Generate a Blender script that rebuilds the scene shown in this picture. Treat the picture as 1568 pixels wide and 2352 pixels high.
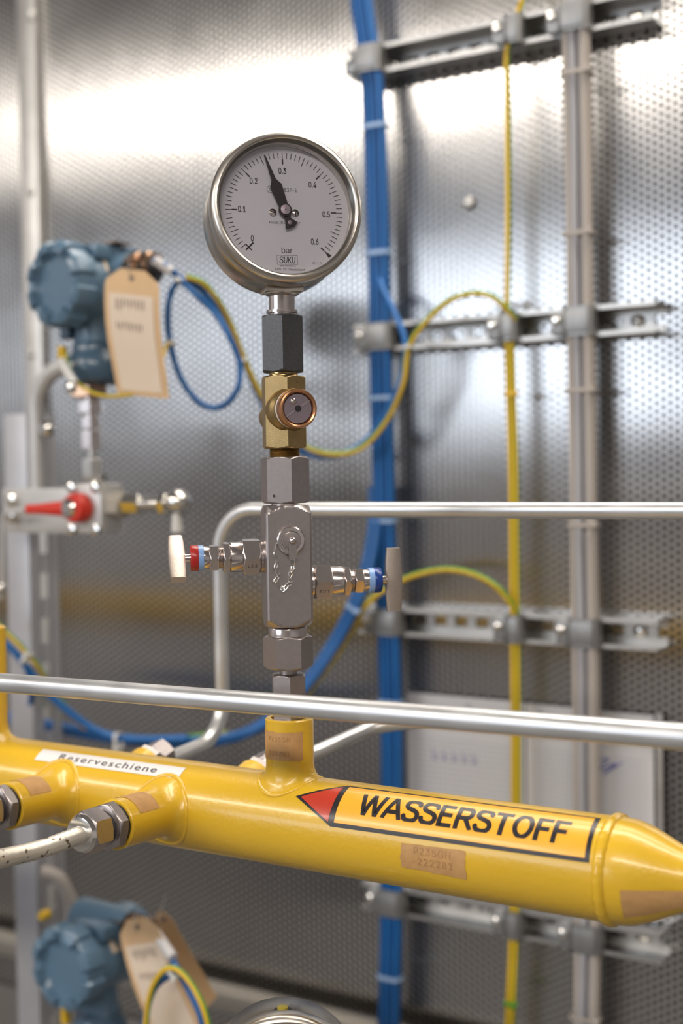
import bpy, bmesh, math, random
from math import sin, cos, tan, pi, radians, sqrt, atan2, hypot
from mathutils import Matrix, Vector, Euler
random.seed(7)
S = bpy.context.scene
for o in list(bpy.data.objects): bpy.data.objects.remove(o)
COL = S.collection

# ------------------------------------------------------------------ camera
FPX, YAW, ROLL, PITCH = 3000.0, radians(31.56), .016, 99/3000.0
CP = Vector((0, 0, 1.5)); UP = Vector((0, 0, 1))
r0 = Vector((cos(YAW), sin(YAW), 0))
FW = Vector((-sin(YAW), cos(YAW), 0))*cos(PITCH) - UP*sin(PITCH)
u0 = r0.cross(FW)
RT = r0*cos(ROLL) - u0*sin(ROLL); CU = u0*cos(ROLL) + r0*sin(ROLL)
cam = bpy.data.cameras.new('camera'); co = bpy.data.objects.new('camera', cam); COL.objects.link(co)
m = Matrix((RT, CU, -FW)).transposed().to_4x4(); m.translation = CP; co.matrix_world = m
cam.sensor_fit = 'HORIZONTAL'; cam.sensor_width = 24; cam.lens = FPX/1568*24
cam.clip_start = .01; cam.clip_end = 50
cam.dof.use_dof = True; cam.dof.focus_distance = .868; cam.dof.aperture_fstop = 3.45
S.camera = co
def P(px, py, Y):
    """real-world point at depth-plane Y that the photograph shows at this spot (1568 x 2352 frame)"""
    d = FW + RT*((px-784)/FPX) - CU*((py-1176)/FPX)
    return CP + d*(Y/d.y)

# ------------------------------------------------------------------ light and exposure
S.view_settings.view_transform = 'Standard'; S.view_settings.look = 'None'
S.view_settings.gamma = 1; S.view_settings.use_curve_mapping = False
S.view_settings.exposure = 0.0
W = bpy.data.worlds.new('world'); S.world = W; W.use_nodes = True
W.node_tree.nodes['Background'].inputs[0].default_value = (.75, .85, 1, 1)
W.node_tree.nodes['Background'].inputs[1].default_value = .25
def area(name, loc, target, sx, sy, power, col):
    l = bpy.data.lights.new(name, 'AREA'); l.shape = 'RECTANGLE'; l.size = sx; l.size_y = sy
    l.energy = power; l.color = col
    o = bpy.data.objects.new(name, l); COL.objects.link(o); o.location = loc
    o.rotation_euler = (Vector(target)-Vector(loc)).to_track_quat('-Z', 'Y').to_euler()
    return o
CEIL = 2.75
LAMPS = [(-2.15, -1.05, 1.9, .36, 46), (.35, -1.05, 1.9, .36, 46), (-.4, 1.06, 1.9, .22, 20), (-3.85, -1.05, .9, .30, 9)]
for i, (x, y, sx, sy, pw) in enumerate(LAMPS):
    area('ceiling_lamp_light', (x, y, CEIL-.075), (x, y, 0), sx, sy, pw, (1, .92, .82))
area('window_daylight', (-2.25, -3.13, 2.10), (-2.25, 1.2, 2.05), 2.3, .85, 34, (.80, .88, 1))

# ------------------------------------------------------------------ materials
def mat(name, col, metal=0, rough=.5, var=0, vscale=30, bump=0, bscale=200, coat=0, rvar=0, stretch=None, spec=None, aniso=0):
    M = bpy.data.materials.new(name); M.use_nodes = True
    nt = M.node_tree; N = nt.nodes; L = nt.links; b = N['Principled BSDF']
    b.inputs['Base Color'].default_value = (*col, 1); b.inputs['Metallic'].default_value = metal
    b.inputs['Roughness'].default_value = rough
    if coat: b.inputs['Coat Weight'].default_value = coat; b.inputs['Coat Roughness'].default_value = .12
    if spec is not None: b.inputs['Specular IOR Level'].default_value = spec
    if aniso:      # rolled sheet: the grain spreads reflections sideways
        b.inputs['Anisotropic'].default_value = aniso; cx_ = N.new('ShaderNodeCombineXYZ'); cx_.inputs[0].default_value = 1; L.new(cx_.outputs[0], b.inputs['Tangent'])
    tc = N.new('ShaderNodeTexCoord'); vec = tc.outputs['Object']
    if stretch:
        mp = N.new('ShaderNodeMapping'); mp.inputs['Scale'].default_value = stretch
        L.new(vec, mp.inputs[0]); vec = mp.outputs[0]
    if var or rvar:
        n = N.new('ShaderNodeTexNoise'); n.inputs['Scale'].default_value = vscale; n.inputs['Detail'].default_value = 6
        L.new(vec, n.inputs['Vector'])
        if var:
            r = N.new('ShaderNodeMapRange'); r.inputs[1].default_value = .3; r.inputs[2].default_value = .7
            r.inputs[3].default_value = 1-var; r.inputs[4].default_value = 1+var*.5
            L.new(n.outputs[0], r.inputs[0])
            h = N.new('ShaderNodeMix'); h.data_type = 'RGBA'; h.blend_type = 'MULTIPLY'; h.inputs[0].default_value = 1
            h.inputs[6].default_value = (*col, 1); L.new(r.outputs[0], h.inputs[7]); L.new(h.outputs[2], b.inputs['Base Color'])
        if rvar:
            r2 = N.new('ShaderNodeMapRange'); r2.inputs[1].default_value = .3; r2.inputs[2].default_value = .7
            r2.inputs[3].default_value = max(.03, rough-rvar); r2.inputs[4].default_value = rough+rvar
            L.new(n.outputs[0], r2.inputs[0]); L.new(r2.outputs[0], b.inputs['Roughness'])
    if bump:
        n2 = N.new('ShaderNodeTexNoise'); n2.inputs['Scale'].default_value = bscale; n2.inputs['Detail'].default_value = 3
        L.new(vec, n2.inputs['Vector'])
        bp = N.new('ShaderNodeBump'); bp.inputs['Strength'].default_value = bump; bp.inputs['Distance'].default_value = .001
        L.new(n2.outputs[0], bp.inputs['Height']); L.new(bp.outputs[0], b.inputs['Normal'])
    return M
def speck(M, col, scale, thr, rough=None):
    """dirt specks with a shape of their own over a material"""
    nt = M.node_tree; N = nt.nodes; L = nt.links; b = N['Principled BSDF']
    tc = N.new('ShaderNodeTexCoord'); n = N.new('ShaderNodeTexNoise'); n.inputs['Scale'].default_value = scale; n.inputs['Detail'].default_value = 8
    L.new(tc.outputs['Object'], n.inputs['Vector'])
    r = N.new('ShaderNodeMapRange'); r.inputs[1].default_value = thr; r.inputs[2].default_value = thr+.05
    L.new(n.outputs[0], r.inputs[0])
    h = N.new('ShaderNodeMix'); h.data_type = 'RGBA'; L.new(r.outputs[0], h.inputs[0])
    if b.inputs['Base Color'].links: L.new(b.inputs['Base Color'].links[0].from_socket, h.inputs[6])
    else: h.inputs[6].default_value = b.inputs['Base Color'].default_value
    h.inputs[7].default_value = (*col, 1); L.new(h.outputs[2], b.inputs['Base Color'])
    return M
M_sheet = mat('galvanised_sheet', (.60, .59, .58), 1, .235, var=.10, vscale=9, rvar=.03, bump=.07, bscale=22, aniso=.95)
M_back = mat('dark_backing', (.05, .045, .04), 0, .8)
M_strip = mat('flange_zinc', (.66, .64, .61), 1, .42, var=.1)
M_din = mat('zinc_rail', (.56, .55, .53), 1, .40, var=.1, vscale=40)
M_clamp = mat('clamp_zinc', (.34, .34, .34), .8, .45, var=.12, vscale=60)
M_yellow = mat('yellow_gloss_paint', (.73, .45, .026), 0, .30, var=.05, vscale=14, bump=.28, bscale=260, coat=.35)
M_yellow = speck(M_yellow, (.42, .22, .02), 70, .72)
M_weld = mat('yellow_painted_weld', (.74, .45, .024), 0, .25, bump=.6, bscale=180, coat=.4)
M_tan = mat('tan_masking_patch', (.55, .31, .12), 0, .55, var=.12, vscale=120, bump=.3, bscale=300)
M_tand = mat('tan_embossed', (.44, .245, .095), 0, .45)
M_orange = mat('orange_sticker', (.92, .44, .035), 0, .32, var=.04, vscale=60, coat=.2)
M_red = mat('red_sticker', (.52, .045, .022), 0, .35, var=.06, vscale=60, coat=.2)
M_ink = mat('black_ink', (.022, .020, .024), 0, .32)
M_white = mat('white_label', (.78, .76, .76), 0, .3)
M_dial = mat('dial_face', (.76, .74, .82), 0, .4)
M_print = mat('dial_print', (.03, .025, .03), 0, .5)
M_needle = mat('needle_black', (.016, .009, .012), 0, .35)
M_case = mat('brushed_stainless_case', (.60, .55, .49), 1, .22, var=.05, vscale=60, rvar=.05, bump=.05, bscale=120, stretch=(1, 12, 1))
M_bezel = mat('polished_bezel', (.60, .56, .51), 1, .30, rvar=.04, vscale=40)
M_steel = mat('machined_steel', (.43, .39, .385), 1, .38, var=.06, vscale=300, bump=.05, bscale=1500)
M_steelb = mat('bright_steel', (.66, .60, .58), 1, .20, var=.06, vscale=90)
M_cast = mat('satin_cast_steel', (.52, .45, .40), 1, .42, var=.06, vscale=400, bump=.20, bscale=1600)
M_dark = mat('blackened_steel', (.095, .095, .10), .6, .45, var=.15, vscale=500, bump=.12, bscale=600)
M_brass = mat('brass', (.42, .30, .14), 1, .40, var=.10, vscale=160, bump=.10, bscale=1500)
M_brass = speck(M_brass, (.20, .13, .05), 120, .68)
M_brassb = mat('bright_brass', (.62, .43, .20), 1, .22, var=.06, vscale=90)
M_copper = mat('copper_ring', (.72, .38, .20), 1, .28, var=.1, vscale=200)
M_mauve = mat('disc_grey', (.34, .28, .32), .7, .34, var=.06, vscale=200)
M_redp = mat('red_plastic', (.42, .022, .018), 0, .28)
M_bluep = mat('blue_plastic', (.012, .05, .26), 0, .28)
M_lblue = mat('pale_blue_plastic', (.25, .42, .75), 0, .3)
M_tubes = mat('stainless_tube', (.66, .67, .68), .75, .36, var=.08, vscale=25, rvar=.08, bump=.05, bscale=80)
M_tubed = speck(mat('stained_tube', (.70, .66, .58), .65, .40, var=.16, vscale=45, bump=.2, bscale=300), (.16, .11, .07), 170, .61)
M_gauged = mat('dark_cap_steel', (.34, .33, .32), 1, .36, var=.06, stretch=(1, 20, 1))
M_bcab = mat('blue_cable', (.012, .135, .42), 0, .42, var=.06, vscale=20)
M_bcab2 = mat('blue_cable_deep', (.008, .10, .32), 0, .42)
M_gcab = mat('grey_cable', (.44, .44, .47), 0, .5)
M_ccab = mat('beige_cable', (.47, .42, .38), 0, .5)
M_ycab = mat('yellow_sheath', (.80, .50, .025), 0, .42)
M_gstripe = mat('green_stripe', (.10, .33, .03), 0, .42)
M_tie = mat('nylon_tie', (.74, .73, .70), 0, .4)
M_tieb = mat('pale_blue_tie', (.36, .52, .78), 0, .4)
M_trans = mat('blue_grey_enamel', (.105, .19, .28), 0, .34, var=.05, vscale=30, coat=.3, bump=.1, bscale=300)
M_transd = mat('dark_blue_enamel', (.05, .10, .16), 0, .3, coat=.4)
M_card = mat('buff_card', (.72, .48, .26), 0, .6, var=.05)
M_cardw = mat('paper_on_card', (.80, .66, .52), 0, .6)
M_smudge = mat('faded_ink', (.30, .22, .17), 0, .6)
M_redh = mat('red_handle', (.65, .035, .018), 0, .35)
M_grey = mat('grey_bracket', (.60, .59, .58), .45, .42, var=.06)
M_greyb = mat('blue_grey_strut', (.50, .50, .53), .5, .45, var=.06)
M_chr = mat('chrome', (.78, .76, .72), 1, .14)
M_gland = mat('copper_brown_gland', (.42, .27, .18), 1, .26)
M_blk = mat('black_rubber', (.02, .02, .022), 0, .5)
M_paper = mat('paper_sheet', (.72, .71, .73), 0, .45)
M_pink = mat('paper_ink_grey', (.42, .44, .50), 0, .5)
M_pblue = mat('pen_blue', (.10, .12, .45), 0, .5)
M_porg = mat('orange_dot', (.75, .22, .03), 0, .5)
M_room = mat('room_paint', (.52, .51, .52), 0, .7)
M_floor = mat('room_floor', (.16, .15, .14), 0, .5, var=.1, vscale=3)
M_bar = mat('beige_trim', (.42, .385, .33), .3, .45)
M_plug = mat('olive_plug', (.34, .28, .03), 0, .4)

def glass_mat():
    M = bpy.data.materials.new('gauge_glass'); M.use_nodes = True
    nt = M.node_tree; N = nt.nodes; L = nt.links; N.clear()
    o = N.new('ShaderNodeOutputMaterial'); t = N.new('ShaderNodeBsdfTransparent'); g = N.new('ShaderNodeBsdfGlossy')
    g.inputs['Roughness'].default_value = .02
    f = N.new('ShaderNodeFresnel'); f.inputs[0].default_value = 1.45
    mx = N.new('ShaderNodeMixShader'); L.new(f.outputs[0], mx.inputs[0]); L.new(t.outputs[0], mx.inputs[1]); L.new(g.outputs[0], mx.inputs[2])
    L.new(mx.outputs[0], o.inputs[0]); return M
M_glass = glass_mat()

# ------------------------------------------------------------------ helpers
MW = {}
def thing(name, label, cat, loc=(0, 0, 0), rotz=0, group=None, rot=None):
    o = bpy.data.objects.new(name, None); COL.objects.link(o)
    o.empty_display_size = .01
    M = Matrix.Translation(loc) @ (rot.to_matrix().to_4x4() if rot else Matrix.Rotation(rotz, 4, 'Z'))
    o.matrix_world = M; MW[o.name] = M
    o['label'] = label; o['category'] = cat
    if group: o['group'] = group
    return o
def T(x, y, z): return Matrix.Translation((x, y, z))
def R(a, ax): return Matrix.Rotation(radians(a), 4, ax)
AX = {'z': Matrix.Identity(4), 'x': R(90, 'Y'), '-x': R(-90, 'Y'), '-y': R(90, 'X'), 'y': R(-90, 'X'), '-z': R(180, 'X')}
class B:
    def __init__(s): s.bm = bmesh.new()
    def faces(s, verts, faces, M=None):
        vs = [s.bm.verts.new((M @ Vector(v)) if M else Vector(v)) for v in verts]
        for f in faces:
            try: s.bm.faces.new([vs[i] for i in f])
            except ValueError: pass
        return s
    def loft(s, rings, M=None, cap0=True, cap1=True, close=True):
        n = len(rings[0]); vs = [v for r in rings for v in r]; fs = []
        for i in range(len(rings)-1):
            for j in range(n if close else n-1):
                k = (j+1) % n; fs.append((i*n+j, i*n+k, (i+1)*n+k, (i+1)*n+j))
        if cap0: fs.append(tuple(range(n))[::-1])
        if cap1: fs.append(tuple(range((len(rings)-1)*n, len(rings)*n)))
        return s.faces(vs, fs, M)
    def lathe(s, prof, M=None, seg=40, cap0=True, cap1=True):
        rings = [[(max(r, 1e-5)*cos(2*pi*k/seg), max(r, 1e-5)*sin(2*pi*k/seg), z) for k in range(seg)] for r, z in prof]
        return s.loft(rings, M, cap0, cap1)
    def prism(s, n, flat, h, M=None, cham=.1, rot=0, both=True, sub=8, cap=True, k=.62, cut=9):
        """n-sided bar (flat = half width across flats) with turned end chamfers, rot = angle of a corner"""
        Rc = flat/cos(pi/n); ch = (Rc*min(cut, 1)-flat*.985)*k; rot = radians(rot)
        def rad(a):
            w = 2*pi/n; return flat/cos(((a-rot) % w)-w/2)
        zs = [ch*i/5 for i in range(6)]
        Zs = [(z, flat*.985+z/k) for z in zs] if cham else [(0, 9)]
        top = [(h-z, l) for z, l in reversed(Zs)] if (cham and both) else [(h, 9)]
        ang = [rot+2*pi/n*(i+j/sub) for i in range(n) for j in range(sub)]
        rings = [[(min(rad(a), l, Rc*cut)*cos(a), min(rad(a), l, Rc*cut)*sin(a), z) for a in ang] for z, l in Zs+top]
        return s.loft(rings, M, cap, cap)
    def box(s, sx, sy, sz, M=None, bev=0):
        t = bmesh.new(); bmesh.ops.create_cube(t, size=1); bmesh.ops.scale(t, vec=(sx, sy, sz), verts=t.verts)
        if bev: bmesh.ops.bevel(t, geom=list(t.edges), offset=bev, segments=2, affect='EDGES', profile=.6)
        s._add(t, M); return s
    def sphere(s, r, M=None, u=20, v=12):
        t = bmesh.new(); bmesh.ops.create_uvsphere(t, u_segments=u, v_segments=v, radius=r); s._add(t, M); return s
    def _add(s, t, M):
        if M: bmesh.ops.transform(t, matrix=M, verts=t.verts)
        idx = {}; 
        for v in t.verts: idx[v] = s.bm.verts.new(v.co)
        for f in t.faces: s.bm.faces.new([idx[v] for v in f.verts])
        t.free()
    def tube(s, pts, r, seg=14, closed=False, M=None, flat=None):
        pts = [Vector(p) for p in pts]; n = len(pts); rings = []
        tn = []
        for i in range(n):
            a = pts[(i-1) % n] if (closed or i) else pts[0]; b = pts[(i+1) % n] if (closed or i < n-1) else pts[-1]
            tn.append((b-a).normalized())
        u = Vector((0, 0, 1)) if abs(tn[0].z) < .9 else Vector((1, 0, 0))
        u = (u-tn[0]*u.dot(tn[0])).normalized()
        for i in range(n):
            u = (u-tn[i]*u.dot(tn[i])).normalized(); w = tn[i].cross(u)
            rr = r[i] if isinstance(r, (list, tuple)) else r
            rings.append([pts[i]+u*rr*cos(2*pi*k/seg)+w*rr*sin(2*pi*k/seg) for k in range(seg)])
        if closed: rings.append(rings[0])
        return s.loft(rings, M, not closed, not closed)
    def prismpoly(s, poly, h, M=None, bev=0):
        """closed outline (x,y) extruded by h along z"""
        n = len(poly); vs = [(x, y, 0) for x, y in poly]+[(x, y, h) for x, y in poly]
        fs = [tuple(range(n))[::-1], tuple(range(n, 2*n))]+[(i, (i+1) % n, n+(i+1) % n, n+i) for i in range(n)]
        return s.faces(vs, fs, M)
    def build(s, name, mt, parent=None, world=False, smooth=35, label=None, cat=None, group=None, kind=None, flip=True):
        bm = s.bm
        if flip: bmesh.ops.recalc_face_normals(bm, faces=bm.faces)
        org = None
        if world and parent: bmesh.ops.transform(bm, matrix=MW[parent.name].inverted(), verts=bm.verts)
        if not parent:
            bm.verts.ensure_lookup_table()
            xs = [v.co for v in bm.verts]
            org = Vector((sum(v.x for v in xs)/len(xs), sum(v.y for v in xs)/len(xs), min(v.z for v in xs)))
            bmesh.ops.translate(bm, vec=-org, verts=bm.verts)
        me = bpy.data.meshes.new(name); bm.to_mesh(me); bm.free()
        me.polygons.foreach_set('use_smooth', [True]*len(me.polygons))
        me.set_sharp_from_angle(angle=radians(smooth))
        me.materials.append(mt)
        o = bpy.data.objects.new(name, me); COL.objects.link(o)
        if parent:
            o.parent = parent
            MW[o.name] = MW[parent.name]
        else:
            o.location = org; MW[o.name] = Matrix.Translation(org)
        if label: o['label'] = label
        if cat: o['category'] = cat
        if group: o['group'] = group
        if kind: o['kind'] = kind
        return o
def cr(pts, n=8):
    """Catmull-Rom through points"""
    p = [Vector(q) for q in pts]; p = [p[0]*2-p[1]]+p+[p[-1]*2-p[-2]]; out = []
    for i in range(1, len(p)-2):
        for k in range(n):
            t = k/n; a, b, c, d = p[i-1:i+3]
            out.append(.5*((2*b)+(-a+c)*t+(2*a-5*b+4*c-d)*t*t+(-a+3*b-3*c+d)*t**3))
    out.append(p[-2]); return out
def bent(pts, rad, n=10):
    """polyline with round bends, like bent tube"""
    p = [Vector(q) for q in pts]; out = [p[0]]
    for i in range(1, len(p)-1):
        a = (p[i-1]-p[i]).normalized(); b = (p[i+1]-p[i]).normalized()
        ang = a.angle(b)
        if ang > pi-.02: out.append(p[i]); continue
        d = rad/tan(ang/2); s_, e = p[i]+a*d, p[i]+b*d
        c = p[i]+(a+b).normalized()*(rad/sin(ang/2))
        for k in range(n+1):
            t = k/n; v = (s_-c)*(1-t)+(e-c)*t
            out.append(c+v.normalized()*rad)
    out.append(p[-1]); return out
FONT = None
try:
    import os
    FONT = bpy.data.fonts.load(os.path.join(bpy.utils.resource_path('LOCAL'), 'datafiles', 'fonts', 'Inter.woff2'))   # Blender's own bundled font
except Exception: FONT = None
def text_geo(txt, size, xs=1.0, off=0.0, plain=False, align='CENTER', res=3, space=1.0, shear=0):
    c = bpy.data.curves.new('t', 'FONT'); c.body = txt; c.size = size
    if FONT and not plain: c.font = FONT
    c.offset = off; c.align_x = align; c.align_y = 'CENTER'
    c.resolution_u = res; c.space_character = space; c.shear = shear
    o = bpy.data.objects.new('t', c); COL.objects.link(o)
    dg = bpy.context.evaluated_depsgraph_get(); me = bpy.data.meshes.new_from_object(o.evaluated_get(dg))
    vs = [(v.co.x*xs, v.co.y) for v in me.vertices]; fs = [tuple(p.vertices) for p in me.polygons]
    bpy.data.objects.remove(o); bpy.data.curves.remove(c); bpy.data.meshes.remove(me)
    return vs, fs
def add_text(b, txt, x, z, size, y=0, M=None, rot=0, **k):
    """flat print facing -y in the local x-z plane"""
    vs, fs = text_geo(txt, size, **k); c, s_ = cos(radians(rot)), sin(radians(rot))
    b.faces([(x+u*c-v*s_, y, z+u*s_+v*c) for u, v in vs], fs, M)
GL = {'W': (.96, [[(0, 1), (.24, 0), (.48, .96), (.72, 0), (.96, 1)]]), 'A': (.72, [[(0, 0), (.36, 1), (.72, 0)], [(.14, .32), (.58, .32)]]),
      'S': (.64, 'c', [[(.60, .74), (.53, .89), (.33, .95), (.13, .89), (.06, .74), (.14, .60), (.33, .53), (.52, .44), (.60, .28), (.53, .11), (.33, .05), (.11, .11), (.03, .28)]]),
      'E': (.60, [[(.075, 0), (.075, 1)], [(.075, .93), (.56, .93)], [(.075, .52), (.52, .52)], [(.075, .07), (.58, .07)]]),
      'R': (.68, [[(.075, 0), (.075, 1)], [(.075, .93), (.38, .93), (.50, .91), (.58, .83), (.59, .72), (.57, .60), (.50, .52), (.38, .49), (.075, .49)], [(.36, .49), (.66, 0)]]),
      'T': (.66, [[(0, .93), (.66, .93)], [(.33, .93), (.33, 0)]]), 'F': (.56, [[(.075, 0), (.075, 1)], [(.075, .93), (.56, .93)], [(.075, .50), (.50, .50)]]),
      'O': (.76, [[(.38+.31*cos(2*pi*k/28), .5+.445*sin(2*pi*k/28)) for k in range(29)]]),
      'U': (.56, [[(.06, 1), (.06, .3), (.12, .12), (.28, .05), (.44, .12), (.50, .3), (.50, 1)]]), 'K': (.54, [[(.06, 0), (.06, 1)], [(.52, 1), (.06, .42)], [(.20, .60), (.54, 0)]])}
def stroke_text(txt, w, h, th=.155, gap=.09, lean=0):
    """block capitals drawn with a flat pen, centred, fitted to w x h"""
    V = []; Fs = []; x = 0
    def seg(a, b_, ext):
        ax, ay, bx, by = a[0], a[1], b_[0], b_[1]; l = hypot(bx-ax, by-ay) or 1; dx, dy = (bx-ax)/l, (by-ay)/l; n = (-dy*th/2, dx*th/2)
        o = len(V); V.extend([(ax+n[0], ay+n[1]), (bx+n[0], by+n[1]), (bx-n[0], by-n[1]), (ax-n[0], ay-n[1])]); Fs.append((o+3, o+2, o+1, o))
    for ch in txt:
        g = GL[ch]; wd = g[0]
        for pl in g[-1]:
            p = [(x+q[0], q[1]) for q in pl]
            if g[1] == 'c': p = [(v.x, v.y) for v in cr([(q[0], q[1], 0) for q in p], 4)]
            for a, b_ in zip(p, p[1:]): seg(a, b_, 0)
            for q in p[1:-1]:
                o = len(V); V.extend([(q[0]+th/2*cos(2*pi*k/10), q[1]+th/2*sin(2*pi*k/10)) for k in range(10)]); Fs.append(tuple(range(o, o+10)))
        x += wd+gap
    W_ = x-gap
    V = [((u-W_/2)*w/W_+lean*(v-.5)*h, (min(max(v, 0), 1)-.5)*h) for u, v in V]
    return V, Fs
def dup(root, loc, rotz=None, label=None, group=None):
    r = root.copy(); COL.objects.link(r); r.location = loc
    if rotz is not None: r.rotation_euler = (0, 0, rotz)
    if label: r['label'] = label
    if group: r['group'] = group
    for ch in list(root.children):
        c = ch.copy(); COL.objects.link(c); c.parent = r; c.matrix_parent_inverse = ch.matrix_parent_inverse.copy()
        for g in ch.children:
            d = g.copy(); COL.objects.link(d); d.parent = c
    return r

# ================================================================== SETTING
WY = 1.271
def struct(name, b, mt, parent=None):
    o = b.build(name, mt, parent)
    if not parent: o['kind'] = 'structure'
    return o
# rear wall: a solid dark backing wall with the perforated sheet in front of it
bw = B().box(7.0, .04, 2.8, T(-1.0, WY+.05, 1.4)); wall = struct('wall_back', bw, M_back)
def perforated(x0, i0, i1, z0, z1, deep):
    p = .008; rh = .0025; cx = p*sqrt(3)/2; V = []; Fs = []
    nj = int((z1-z0)/p)
    ca = [(cos(radians(30*k)), sin(radians(30*k))) for k in range(12)]
    Rb = [(p/sqrt(3) if k % 2 == 0 else p/2) for k in range(12)]
    for i in range(i0, i1):
        X = x0+i*cx
        for j in range(nj):
            Z = z0+j*p+(p/2 if i % 2 else 0); o = len(V)
            V += [(X+ca[k][0]*Rb[k], WY, Z+ca[k][1]*Rb[k]) for k in range(12)]
            V += [(X+ca[k][0]*rh, WY, Z+ca[k][1]*rh) for k in range(12)]
            Fs += [(o+k, o+(k+1) % 12, o+12+(k+1) % 12, o+12+k) for k in range(12)]
            if deep:
                V += [(X+ca[k][0]*rh, WY+.0015, Z+ca[k][1]*rh) for k in range(12)]
                Fs += [(o+12+k, o+12+(k+1) % 12, o+24+(k+1) % 12, o+24+k) for k in range(12)]
    return V, Fs
def raw(name, V, Fs, mt, parent):
    me = bpy.data.meshes.new(name); me.from_pydata([tuple(Vector(v)-parent.location) for v in V], [], Fs); me.materials.append(mt); me.update()
    o = bpy.data.objects.new(name, me); COL.objects.link(o); o.parent = parent; return o
bpy.context.view_layer.update()
V, Fs = perforated(-.98, 0, 98, .80, 2.10, True)
o = raw('perforated_sheet', V, Fs, M_sheet, wall); o['kind'] = 'stuff'
V, Fs = perforated(-.98, -61, 0, .80, 2.22, False)
o = raw('perforated_sheet', V, Fs, M_sheet, wall); o['kind'] = 'stuff'
for (x0, x1, z0, z1) in ((-.297, 2.5, 0, 2.75), (-4.5, -1.402, 0, 2.75), (-1.40, -.98, 2.222, 2.75), (-.98, -.297, 2.102, 2.75), (-1.40, -.297, 0, .795)):
    B().box(x1-x0, .002, z1-z0, T((x0+x1)/2, WY+.001, (z0+z1)/2)).build('sheet_panel', M_sheet, wall, world=True)
# vertical flange with rivets near the left edge
b = B().box(.031, .010, 1.9, T(-1.246, WY-.007, 1.5), .002); fl = struct('trim_1', b, M_strip)
bpy.context.view_layer.update()
for py in (37, 440, 812):
    q = P(70, py, WY-.013); B().lathe([(.0062, 0), (.0060, .0012), (.0042, .003), (.0015, .0036)], T(*q) @ AX['-y'], 20).build('rivet', M_strip, fl, world=True)
q = P(1076, 466, WY-.002); B().lathe([(.007, 0), (.0066, .0014), (.004, .003), (.001, .0034)], T(*q) @ AX['-y'], 20).build('rivet', M_strip, wall, world=True)
# bottom trim of the wall, ledge under it
struct('trim_2', B().box(2.6, .03, .022, T(-.6, 1.235, .872), .004), M_bar)
# the rest of the room (behind the camera)
struct('floor', B().box(7.0, 4.6, .04, T(-1.0, -.95, -.02)), M_floor)
struct('ceiling', B().box(7.0, 4.6, .04, T(-1.0, -.95, CEIL+.02)), M_room)
struct('wall_left', B().box(.05, 4.6, 2.75, T(-4.5, -.95, 1.375)), M_room)
struct('wall_right', B().box(.05, 4.6, 2.75, T(2.5, -.95, 1.375)), M_room)
fy = -3.2
wf = B()
for (x0, x1, z0, z1) in ((-4.5, -3.45, 0, 2.75), (-1.05, 2.5, 0, 2.75), (-3.45, -1.05, 0, 1.62), (-3.45, -1.05, 2.58, 2.75)):
    wf.box(x1-x0, .05, z1-z0, T((x0+x1)/2, fy, (z0+z1)/2))
struct('wall_front', wf, M_room)
w = B()
for (x0, x1, z0, z1) in ((-3.45, -3.40, 1.62, 2.58), (-1.10, -1.05, 1.62, 2.58), (-3.45, -1.05, 1.62, 1.67), (-3.45, -1.05, 2.53, 2.58)):
    w.box(x1-x0, .06, z1-z0, T((x0+x1)/2, fy, (z0+z1)/2))
struct('window_1', w, M_white)
for i, (x, y, sx, sy, pw) in enumerate(LAMPS):
    t = thing('ceiling_lamp', 'long ceiling lamp out of view, %s' % ('over the far left corner of the room', 'over the right half of the room', 'close above the perforated wall', 'short one beside the left wall')[i], 'lamp', (x, y, CEIL-.07), group='ceiling lamps')
    B().box(sx+.04, sy+.04, .055, T(0, 0, .04), .004).build('lamp_housing', M_white, t)

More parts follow.
